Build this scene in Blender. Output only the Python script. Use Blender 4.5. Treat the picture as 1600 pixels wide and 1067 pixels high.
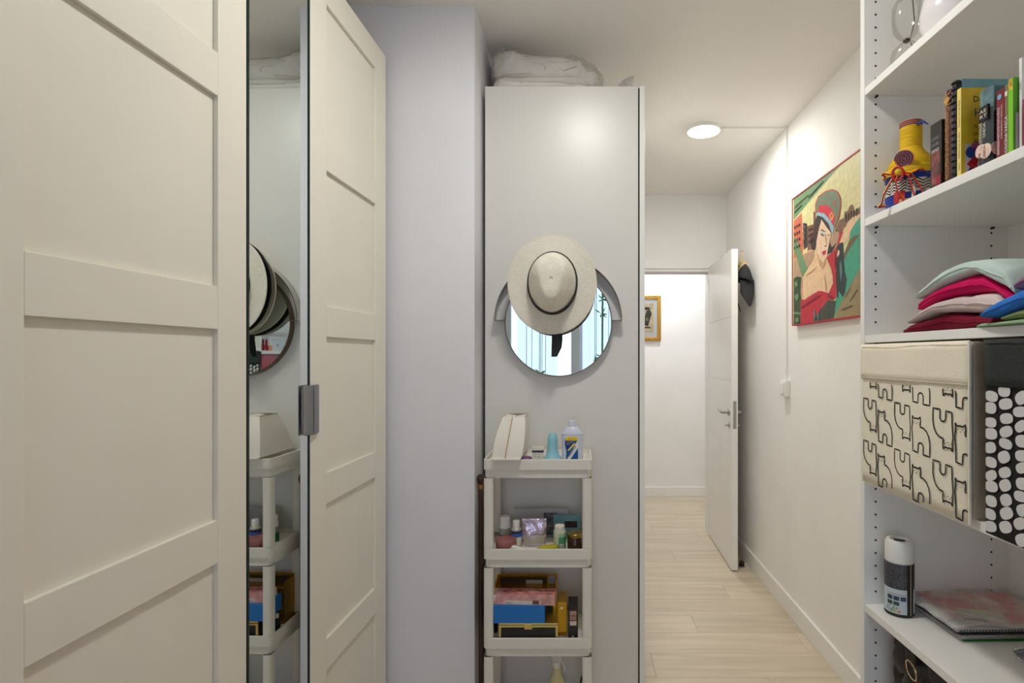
import bpy, bmesh, math, random
from mathutils import Vector, Matrix, noise
random.seed(7)
for _o in list(bpy.data.objects): bpy.data.objects.remove(_o)
SC = bpy.context.scene
COL = SC.collection
R = math.radians
# ---------------------------------------------------------------- camera
cam_d = bpy.data.cameras.new('camera'); cam = bpy.data.objects.new('camera', cam_d); COL.objects.link(cam)
cam.location = (0, 0, 1.36); cam.rotation_euler = (R(90), 0, 0)
cam_d.sensor_width = 36; cam_d.lens = 36*855/1600
cam_d.shift_x = -107/1600; cam_d.shift_y = 22.5/1600; cam_d.clip_start = .02
SC.camera = cam
SC.cycles.diffuse_bounces = 7
# ---------------------------------------------------------------- world, daylight, exposure
w = bpy.data.worlds.new('world'); SC.world = w; w.use_nodes = True
w.node_tree.nodes['Background'].inputs[0].default_value = (.72, .82, 1, 1)
w.node_tree.nodes['Background'].inputs[1].default_value = .6
al = bpy.data.lights.new('daylight', 'AREA'); al.shape = 'RECTANGLE'; al.size = 1.5; al.size_y = 2.15
al.energy = 520; al.color = (.88, .93, 1)
alo = bpy.data.objects.new('daylight', al); COL.objects.link(alo); alo.location = (-.05, -2.35, 1.3); alo.rotation_euler = (R(90), 0, R(180))
LAMP_ROOM, LAMP_HALL, LAMP_CORR = 27, 38, 30          # radiance of the ceiling lamps; the hallway one is added
vs = SC.view_settings; vs.view_transform = 'Standard'; vs.look = 'None'; vs.exposure = 2.03; vs.gamma = 1; vs.use_curve_mapping = False
# ---------------------------------------------------------------- materials
def lin(c):
    c = c/255
    return c/12.92 if c <= .04045 else ((c+.055)/1.055)**2.4
def rgb(c): return (lin(c[0]), lin(c[1]), lin(c[2]), 1)
MATS = {}
def M(name, c=None, rough=.5, metal=0, var=0, scale=8, bump=0, bscale=60, spec=.5, stretch=None, sheen=0, trans=0, coat=0):
    """Principled material with optional procedural colour variation and fine relief."""
    if name in MATS: return MATS[name]
    m = bpy.data.materials.new(name); m.use_nodes = True; MATS[name] = m
    nt = m.node_tree; b = nt.nodes['Principled BSDF']
    b.inputs['Base Color'].default_value = rgb(c); b.inputs['Roughness'].default_value = rough
    b.inputs['Metallic'].default_value = metal; b.inputs['Specular IOR Level'].default_value = spec
    if sheen: b.inputs['Sheen Weight'].default_value = sheen
    if trans: b.inputs['Transmission Weight'].default_value = trans
    if coat: b.inputs['Coat Weight'].default_value = coat; b.inputs['Coat Roughness'].default_value = .1
    tc = nt.nodes.new('ShaderNodeTexCoord'); mp = nt.nodes.new('ShaderNodeMapping'); nt.links.new(tc.outputs['Object'], mp.inputs[0])
    if stretch: mp.inputs['Scale'].default_value = stretch
    if var:
        n = nt.nodes.new('ShaderNodeTexNoise'); n.inputs['Scale'].default_value = scale; n.inputs['Detail'].default_value = 4
        r = nt.nodes.new('ShaderNodeValToRGB'); r.color_ramp.elements[0].position = .3; r.color_ramp.elements[1].position = .7
        lo = tuple(max(0, x*(1-var)) for x in c); hi = tuple(min(255, x*(1+var)) for x in c)
        r.color_ramp.elements[0].color = rgb(lo); r.color_ramp.elements[1].color = rgb(hi)
        nt.links.new(mp.outputs[0], n.inputs['Vector']); nt.links.new(n.outputs[0], r.inputs[0]); nt.links.new(r.outputs[0], b.inputs['Base Color'])
    if bump:
        n = nt.nodes.new('ShaderNodeTexNoise'); n.inputs['Scale'].default_value = bscale; n.inputs['Detail'].default_value = 3
        bp = nt.nodes.new('ShaderNodeBump'); bp.inputs['Strength'].default_value = bump; bp.inputs['Distance'].default_value = .01
        nt.links.new(mp.outputs[0], n.inputs['Vector']); nt.links.new(n.outputs[0], bp.inputs['Height']); nt.links.new(bp.outputs[0], b.inputs['Normal'])
    return m
def M_clear(name, tint=(255,255,255), gloss=.12, rough=.05, bump=0, bscale=40, milky=0):
    """thin clear film or glass: mostly see-through with a sharp sheen"""
    if name in MATS: return MATS[name]
    m = bpy.data.materials.new(name); m.use_nodes = True; MATS[name] = m; nt = m.node_tree; nt.nodes.clear()
    o = nt.nodes.new('ShaderNodeOutputMaterial'); mx = nt.nodes.new('ShaderNodeMixShader'); t = nt.nodes.new('ShaderNodeBsdfTransparent')
    g = nt.nodes.new('ShaderNodeBsdfGlossy'); g.inputs['Roughness'].default_value = rough; t.inputs[0].default_value = rgb(tint)
    lw = nt.nodes.new('ShaderNodeLayerWeight'); lw.inputs['Blend'].default_value = .25
    mt = nt.nodes.new('ShaderNodeMath'); mt.operation = 'MULTIPLY_ADD'; mt.inputs[1].default_value = .5; mt.inputs[2].default_value = gloss
    nt.links.new(lw.outputs['Fresnel'], mt.inputs[0]); nt.links.new(mt.outputs[0], mx.inputs[0])
    nt.links.new(t.outputs[0], mx.inputs[1]); nt.links.new(g.outputs[0], mx.inputs[2]); nt.links.new(mx.outputs[0], o.inputs[0])
    if milky:
        d = nt.nodes.new('ShaderNodeBsdfDiffuse'); d.inputs[0].default_value = (.85,.85,.84,1); m2 = nt.nodes.new('ShaderNodeMixShader'); m2.inputs[0].default_value = milky
        nt.links.new(t.outputs[0], m2.inputs[1]); nt.links.new(d.outputs[0], m2.inputs[2]); nt.links.new(m2.outputs[0], mx.inputs[1])
    if bump:
        tc = nt.nodes.new('ShaderNodeTexCoord'); n = nt.nodes.new('ShaderNodeTexNoise'); n.inputs['Scale'].default_value = bscale; n.inputs['Detail'].default_value = 3
        bp = nt.nodes.new('ShaderNodeBump'); bp.inputs['Strength'].default_value = bump; bp.inputs['Distance'].default_value = .02
        nt.links.new(tc.outputs['Object'], n.inputs['Vector']); nt.links.new(n.outputs[0], bp.inputs['Height'])
        nt.links.new(bp.outputs[0], g.inputs['Normal']); nt.links.new(bp.outputs[0], lw.inputs['Normal'])
    return m
def M_emit(name, c, s):
    m = bpy.data.materials.new(name); m.use_nodes = True; nt = m.node_tree; nt.nodes.clear()
    o = nt.nodes.new('ShaderNodeOutputMaterial'); e = nt.nodes.new('ShaderNodeEmission')
    e.inputs[0].default_value = rgb(c); e.inputs[1].default_value = s; nt.links.new(e.outputs[0], o.inputs[0]); return m
def M_plank():
    m = M('oak_laminate', (205,193,176), .42)
    nt = m.node_tree; b = nt.nodes['Principled BSDF']; g = nt.nodes.new('ShaderNodeNewGeometry'); oi = nt.nodes.new('ShaderNodeObjectInfo')
    mp = nt.nodes.new('ShaderNodeMapping'); mp.inputs['Scale'].default_value = (1.0, 13, 1)
    cb = nt.nodes.new('ShaderNodeCombineXYZ'); ml = nt.nodes.new('ShaderNodeMath'); ml.operation = 'MULTIPLY'; ml.inputs[1].default_value = 37
    nt.links.new(oi.outputs['Random'], ml.inputs[0]); nt.links.new(ml.outputs[0], cb.inputs[2]); nt.links.new(ml.outputs[0], cb.inputs[0])
    nt.links.new(g.outputs['Position'], mp.inputs[0]); nt.links.new(cb.outputs[0], mp.inputs['Location'])
    n = nt.nodes.new('ShaderNodeTexNoise'); n.inputs['Scale'].default_value = 1.6; n.inputs['Detail'].default_value = 7; n.inputs['Distortion'].default_value = .6
    r = nt.nodes.new('ShaderNodeValToRGB'); e = r.color_ramp.elements
    e[0].position = .25; e[0].color = rgb((192,177,154)); e[1].position = .75; e[1].color = rgb((219,205,183))
    hs = nt.nodes.new('ShaderNodeHueSaturation'); mr = nt.nodes.new('ShaderNodeMapRange'); mr.inputs[3].default_value = .95; mr.inputs[4].default_value = 1.03
    nt.links.new(oi.outputs['Random'], mr.inputs[0]); nt.links.new(mr.outputs[0], hs.inputs['Value'])
    nt.links.new(mp.outputs[0], n.inputs['Vector']); nt.links.new(n.outputs[0], r.inputs[0]); nt.links.new(r.outputs[0], hs.inputs['Color']); nt.links.new(hs.outputs[0], b.inputs['Base Color'])
    return m
# ---------------------------------------------------------------- mesh helpers
class MB:
    def __init__(s): s.v = []; s.f = []; s.m = []
    def add(s, v, f, mi=0):
        o = len(s.v); s.v += [tuple(p) for p in v]; s.f += [tuple(i+o for i in q) for q in f]; s.m += [mi]*len(f); return s
    def box(s, x0, x1, y0, y1, z0, z1, mi=0):
        v = [(x0,y0,z0),(x1,y0,z0),(x1,y1,z0),(x0,y1,z0),(x0,y0,z1),(x1,y0,z1),(x1,y1,z1),(x0,y1,z1)]
        return s.add(v, [(0,3,2,1),(4,5,6,7),(0,1,5,4),(1,2,6,5),(2,3,7,6),(3,0,4,7)], mi)
    def lathe(s, prof, n=28, c=(0,0,0), axis='z', sx=1, sy=1, mi=0):
        v = []; f = []; k = len(prof)
        for r, h in prof:
            for i in range(n):
                a = 2*math.pi*i/n; x = r*math.cos(a)*sx; y = r*math.sin(a)*sy
                p = (x,y,h) if axis == 'z' else ((x,-h,y) if axis == 'y' else (-h,x,y))
                v.append((p[0]+c[0], p[1]+c[1], p[2]+c[2]))
        for j in range(k-1):
            for i in range(n):
                a = j*n+i; b = j*n+(i+1) % n; f.append((a,b,b+n,a+n))
        if prof[0][0] > 1e-6: f.append(tuple(range(n))[::-1])
        if prof[-1][0] > 1e-6: f.append(tuple(range((k-1)*n, k*n)))
        return s.add(v, f, mi)
    def tube(s, path, r, n=8, mi=0, closed=False):
        P = [Vector(p) for p in path]; v = []; f = []; k = len(P); N = None
        rr = r if isinstance(r, (list, tuple)) else [r]*k
        for i in range(k):
            a = P[i-1] if (i > 0 or closed) else P[i]; b = P[(i+1) % k] if (i < k-1 or closed) else P[i]
            t = (b-a).normalized()
            if N is None: N = t.orthogonal().normalized()
            else: N = (N - t*N.dot(t)); N = N.normalized() if N.length > 1e-6 else t.orthogonal().normalized()
            B = t.cross(N)
            for j in range(n):
                q = 2*math.pi*j/n; v.append(P[i] + (N*math.cos(q)+B*math.sin(q))*rr[i])
        for i in range(k if closed else k-1):
            for j in range(n):
                i2 = (i+1) % k; f.append((i*n+j, i*n+(j+1) % n, i2*n+(j+1) % n, i2*n+j))
        if not closed: f.append(tuple(range(n))[::-1]); f.append(tuple(range((k-1)*n, k*n)))
        return s.add(v, f, mi)
    def strip(s, path, wvec, th, mi=0):
        """flat band following path, width vector(s) wvec, thickness along the band's normal"""
        P = [Vector(p) for p in path]; k = len(P); v = []; f = []
        W = [Vector(q) for q in wvec] if isinstance(wvec[0], (tuple, list, Vector)) else [Vector(wvec)]*k
        for i in range(k):
            t = (P[min(i+1,k-1)]-P[max(i-1,0)]).normalized(); nn = t.cross(W[i]).normalized()*th/2
            v += [P[i]-W[i]/2-nn, P[i]+W[i]/2-nn, P[i]+W[i]/2+nn, P[i]-W[i]/2+nn]
        for i in range(k-1):
            for j in range(4): f.append((i*4+j, i*4+(j+1) % 4, i*4+4+(j+1) % 4, i*4+4+j))
        f.append((3,2,1,0)); f.append(tuple(range(4*k-4, 4*k)))
        return s.add(v, f, mi)
    def prism(s, poly, lo, hi, axis='z', mi=0):
        n = len(poly)
        def P(p, h): return (p[0],p[1],h) if axis == 'z' else ((p[0],h,p[1]) if axis == 'y' else (h,p[0],p[1]))
        v = [P(p,lo) for p in poly]+[P(p,hi) for p in poly]
        return s.add(v, [tuple(range(n))[::-1], tuple(range(n,2*n))]+[(i,(i+1) % n,n+(i+1) % n,n+i) for i in range(n)], mi)
    def grid(s, nu, nv, fn, mi=0, wrap=False):
        v = [fn(i/(nu if wrap else nu-1), j/(nv-1)) for i in range(nu) for j in range(nv)]
        f = [(i*nv+j, ((i+1) % nu)*nv+j, ((i+1) % nu)*nv+j+1, i*nv+j+1) for i in range(nu if wrap else nu-1) for j in range(nv-1)]
        return s.add(v, f, mi)
def obj(name, mb, mat, parent=None, smooth=30, bevel=0, loc=None, rot=None, label=None, solid=0, subd=0):
    me = bpy.data.meshes.new(name); me.from_pydata(mb.v, [], mb.f)
    ms = mat if isinstance(mat, (list, tuple)) else [mat]
    for q in ms: me.materials.append(q)
    me.polygons.foreach_set('material_index', mb.m)
    bm = bmesh.new(); bm.from_mesh(me); bmesh.ops.recalc_face_normals(bm, faces=bm.faces)
    if bevel:
        es = [e for e in bm.edges if len(e.link_faces) == 2 and e.calc_face_angle(0) > .6]
        bmesh.ops.bevel(bm, geom=es, offset=bevel, segments=2, affect='EDGES', clamp_overlap=True, profile=.6)
    bm.to_mesh(me); bm.free()
    if bevel and smooth <= 30: me.shade_flat()
    else: me.shade_smooth(); me.set_sharp_from_angle(angle=R(smooth))
    o = bpy.data.objects.new(name, me); COL.objects.link(o)
    if parent is not None: o.parent = parent
    if loc: o.location = loc
    if rot: o.rotation_euler = rot
    if label: o['label'] = label
    if solid:
        md = o.modifiers.new('solid', 'SOLIDIFY'); md.thickness = solid; md.offset = 0
    if subd:
        md = o.modifiers.new('sub', 'SUBSURF'); md.levels = subd; md.render_levels = subd
    return o
def tag(o, label, cat, group=None, kind=None):
    o['label'] = label; o['category'] = cat
    if group: o['group'] = group
    if kind: o['kind'] = kind
    return o
def thing(name, label, cat, loc=(0,0,0), rz=0, group=None, kind=None):
    o = bpy.data.objects.new(name, None); COL.objects.link(o); o.empty_display_size = .05
    o.location = loc; o.rotation_euler = (0,0,rz); return tag(o, label, cat, group, kind)
def struct(name, mb, mat, label, **k):
    o = obj(name, mb, mat, **k); o['kind'] = 'structure'; o['label'] = label; return o
def box(*a): return MB().box(*a)
def text(s, mat, parent, origin, right, up, h=.01, width=None, name='lettering', align='LEFT', spacing=1):
    cu = bpy.data.curves.new(name, 'FONT'); cu.body = s; cu.size = 1; cu.align_x = align; cu.resolution_u = 2; cu.space_character = spacing
    t = bpy.data.objects.new('tmp', cu); COL.objects.link(t)
    dg = bpy.context.evaluated_depsgraph_get(); me = bpy.data.meshes.new_from_object(t.evaluated_get(dg)); bpy.data.objects.remove(t)
    me.materials.clear(); me.materials.append(mat); me.name = name
    o = bpy.data.objects.new(name, me); COL.objects.link(o); o.parent = parent
    sx = sy = h/.7
    if width:
        xs = [v.co.x for v in me.vertices]; sx = width/max(1e-6, max(xs)-min(xs))
    r = Vector(right).normalized(); u = Vector(up).normalized(); n = r.cross(u)
    mt = Matrix(((r.x*sx,u.x*sy,n.x*sy,origin[0]),(r.y*sx,u.y*sy,n.y*sy,origin[1]),(r.z*sx,u.z*sy,n.z*sy,origin[2]),(0,0,0,1)))
    me.transform(mt); return o
def ribbon(mb, pts, w, closed, to3, mi=0):
    k = len(pts); L = []; Rr = []
    for i in range(k):
        a = pts[i-1] if (i or closed) else pts[i]; b = pts[(i+1) % k] if (i < k-1 or closed) else pts[i]
        dx = b[0]-a[0]; dy = b[1]-a[1]; l = math.hypot(dx,dy) or 1; nx, ny = -dy/l*w/2, dx/l*w/2
        L.append(to3(pts[i][0]+nx, pts[i][1]+ny)); Rr.append(to3(pts[i][0]-nx, pts[i][1]-ny))
    v = L+Rr; f = [(i,(i+1) % k,k+(i+1) % k,k+i) for i in range(k if closed else k-1)]
    mb.add(v, f, mi)
def lump(x0, x1, y0, y1, z0, z1, ex=.35, amp=.006, sc=18, seed=0, top=None, nu=40, nv=20):
    """soft cushion-like body: a superellipsoid with folds; top(x01,y01) scales its height"""
    cx,cy,cz = (x0+x1)/2,(y0+y1)/2,(z0+z1)/2; hx,hy,hz = (x1-x0)/2,(y1-y0)/2,(z1-z0)/2
    def sp(c, e): return math.copysign(abs(c)**e, c)
    def fn(u, v):
        a = 2*math.pi*u; b = math.pi*(v-.5)
        x = sp(math.cos(b),ex)*sp(math.cos(a),ex); y = sp(math.cos(b),ex)*sp(math.sin(a),ex); z = sp(math.sin(b),.55)
        p = Vector((cx+hx*x, cy+hy*y, cz+hz*z)); d = noise.noise(p*sc+Vector((seed*3.1,seed,0)))*amp + noise.noise(p*sc*2.7+Vector((seed,0,7)))*amp*.5
        k = top((x+1)/2,(y+1)/2) if top else 1
        zz = z0+(p.z-z0)*k
        return (p.x+d*x, p.y+d*y, max(z0, zz+(d if z > -.6 else 0)))
    return MB().grid(nu, nv, fn, wrap=True)
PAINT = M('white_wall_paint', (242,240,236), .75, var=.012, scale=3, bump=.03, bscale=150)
PAINT_DAYLIT = M('daylight_tinted_wall_paint', (228,227,231), .75, var=.012, scale=3, bump=.03, bscale=150)  # cool grey tint puts the window's daylight into the wall colour
CEIL = M('ceiling_paint', (242,239,234), .8, var=.01, scale=2)
GLOSSW = M('white_lacquer', (238,236,231), .35, var=.008, scale=5)
TRIMW = M('white_trim_lacquer', (240,238,234), .4)
DARKGAP = M('shadow_gap_black', (18,16,16), .8)
CHROME = M('satin_nickel', (178,176,172), .28, 1)
STEEL = M('brushed_steel', (150,152,156), .34, 1, bump=.05, bscale=300, stretch=(1,1,.05))
MIRROR = M('silvered_glass', (232,238,235), .005, 1)
BLACK = M('black', (20,20,22), .5); WHITE = M('white_plastic', (236,235,230), .42)
# ================================================================ THE ROOM
PL = M_plank()
fl = struct('floor', box(-1.44,1.2,-1.9,4.2,-.06,-.006), M('subfloor', (120,108,94), .8), 'pale oak laminate floor running from the room into the hallway')
COLR = box(-1.3,2.5,4.2,5.42,-.06,-.006)
obj('subfloor', COLR, MATS['subfloor'], fl)
yy = -1.8; row = 0
while yy < 5.31:
    y1 = min(yy+.187, 5.31); corr = yy >= 4.1
    xa, xb = (-1.2, 2.4) if corr else (-1.34, 1.105)
    x = xa - ((row*.47) % 1.2)
    while x < xb:
        a, b = max(x, xa), min(x+1.2, xb)
        if b-a > .02 and not (b < -.42 and 1.7 < yy < 4.1):
            obj('plank', box(a+.0005,b-.0005,yy+.0005,y1-.0005,-.006,0), PL, fl, bevel=.0006)
        x += 1.2
    yy += .187; row += 1
struct('wall_right', box(1.105,1.205,-1.9,4.27,0,2.58), PAINT, 'long white wall on the right carrying the poster and the switch')
struct('wall_left', box(-1.44,-1.34,-1.9,1.905,0,2.58), PAINT, 'white wall behind the panelled wardrobe')
struct('wall_partition', box(-1.44,-.369,1.905,4.15,0,2.58), PAINT_DAYLIT, 'wall block in daylight tinted paint between the panelled wardrobe and the tall cabinet')
mb = MB().box(-.369,.245,4.15,4.27,0,2.58).box(.245,.985,4.15,4.27,2.02,2.58).box(.985,1.105,4.15,4.27,0,2.58)
struct('wall_back', mb, PAINT, 'white end wall with the doorway to the hallway')
struct('wall_corridor', box(-1.3,2.5,5.31,5.41,0,2.58), PAINT, 'white hallway wall seen through the doorway')
struct('wall_corridor_end', MB().box(-1.3,-1.2,4.27,5.31,0,2.58), PAINT, 'end wall of the hallway')
struct('wall_corridor_far_end', MB().box(2.4,2.5,4.27,5.31,0,2.58).box(1.205,2.4,4.17,4.27,0,2.58), PAINT, 'far end wall of the hallway')
struct('wall_corridor_near', MB().box(-1.3,-.369,4.15,4.27,0,2.58), PAINT, 'hallway side of the room wall')
mb = MB().box(-1.44,-.8,-1.9,-1.8,0,2.58).box(.72,1.205,-1.9,-1.8,0,2.58).box(-.8,.72,-1.9,-1.8,2.32,2.58).box(-.8,.72,-1.9,-1.8,0,.12)
struct('wall_rear', mb, PAINT, 'white wall with the curtained window opposite the round mirror')
struct('ceiling', box(-1.44,2.5,-1.9,5.42,2.58,2.66), CEIL, 'plain off white ceiling')
struct('baseboard_right', box(1.091,1.105,-1.8,4.15,0,.098), TRIMW, 'white baseboard along the right wall', bevel=.003)
struct('baseboard_corridor', box(-1.2,2.4,5.296,5.31,0,.09), TRIMW, 'white baseboard along the hallway wall', bevel=.003)
struct('baseboard_partition', box(-.66,-.369,1.893,1.905,0,.098), TRIMW, 'white baseboard along the daylight tinted wall block', bevel=.003)
# door casing
tr = struct('trim_1', box(.17,1.05,4.136,4.15,2.02,2.092), TRIMW, 'white casing around the doorway', bevel=.002)
obj('casing_jamb', box(.17,.25,4.136,4.15,0,2.02), TRIMW, tr, bevel=.002)
obj('casing_jamb', box(.98,1.05,4.136,4.15,0,2.02), TRIMW, tr, bevel=.002)
obj('lining', MB().box(.245,.985,4.15,4.27,2.0,2.02).box(.245,.26,4.15,4.27,0,2.0).box(.972,.985,4.15,4.27,0,2.0), TRIMW, tr)
obj('stop', MB().box(.26,.972,4.2,4.212,1.985,2.0), TRIMW, tr)
# the open door leaf: hinge at the back wall, free edge towards the camera
dr = bpy.data.objects.new('door_1', None); COL.objects.link(dr); dr['kind'] = 'structure'; dr['label'] = 'white lacquered door standing open against the right wall'
dr.location = (.973, 4.135, 0); dr.rotation_euler = (0,0,R(-1.75))
DW = .685
obj('leaf', box(.003,.038,-DW,0,.008,2.035), GLOSSW, dr, bevel=.0015)
zs = [.008,.404,.8,1.203,1.607,2.035]
for i in range(5):
    obj('door_panel', box(0,.0032,-DW+.002,-.002,zs[i]+(.0025 if i else 0),zs[i+1]-(.0025 if i < 4 else 0)), GLOSSW, dr, bevel=.0015)
    obj('door_panel', box(.0378,.041,-DW+.002,-.002,zs[i]+(.0025 if i else 0),zs[i+1]-(.0025 if i < 4 else 0)), GLOSSW, dr, bevel=.0015)
for z in (.25,1.0,1.8): obj('hinge', MB().lathe([(.006,z-.04),(.006,z+.04)],10,(.012,.004,0)), CHROME, dr)
obj('lock_plate', box(.010,.031,-DW-.0012,-DW+.001,.90,1.075), CHROME, dr, bevel=.0005)
for sx, xf in ((-1,0),(1,.041)):
    h = obj('handle', MB().lathe([(.024,0),(.024,.008),(.012,.01),(.009,.04),(.009,.05)],20,(xf,-DW+.06,1.0),axis='x') if sx < 0 else MB().lathe([(.024,0),(.024,-.008),(.012,-.01),(.009,-.035)],20,(xf,-DW+.06,1.0),axis='x'), CHROME, dr)
    xo = xf+sx*(.046 if sx < 0 else .03)
    obj('lever', MB().tube([(xo,-DW+.06,1.0),(xo+sx*.003,-DW+.075,1.0),(xo+sx*.004,-DW+.12,1.002),(xo,-DW+.175,1.006)],[.009,.009,.007,.006],10), CHROME, h)
    k = obj('lock_rose', MB().lathe([(.022,0),(.022,-sx*-.006 if sx < 0 else -.006)],20,(xf,-DW+.06,.915),axis='x'), CHROME, dr)
    obj('thumb_turn', box(min(xf,xf+sx*.026),max(xf,xf+sx*.026),-DW+.052,-DW+.068,.911,.919), CHROME, k, bevel=.001)
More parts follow.
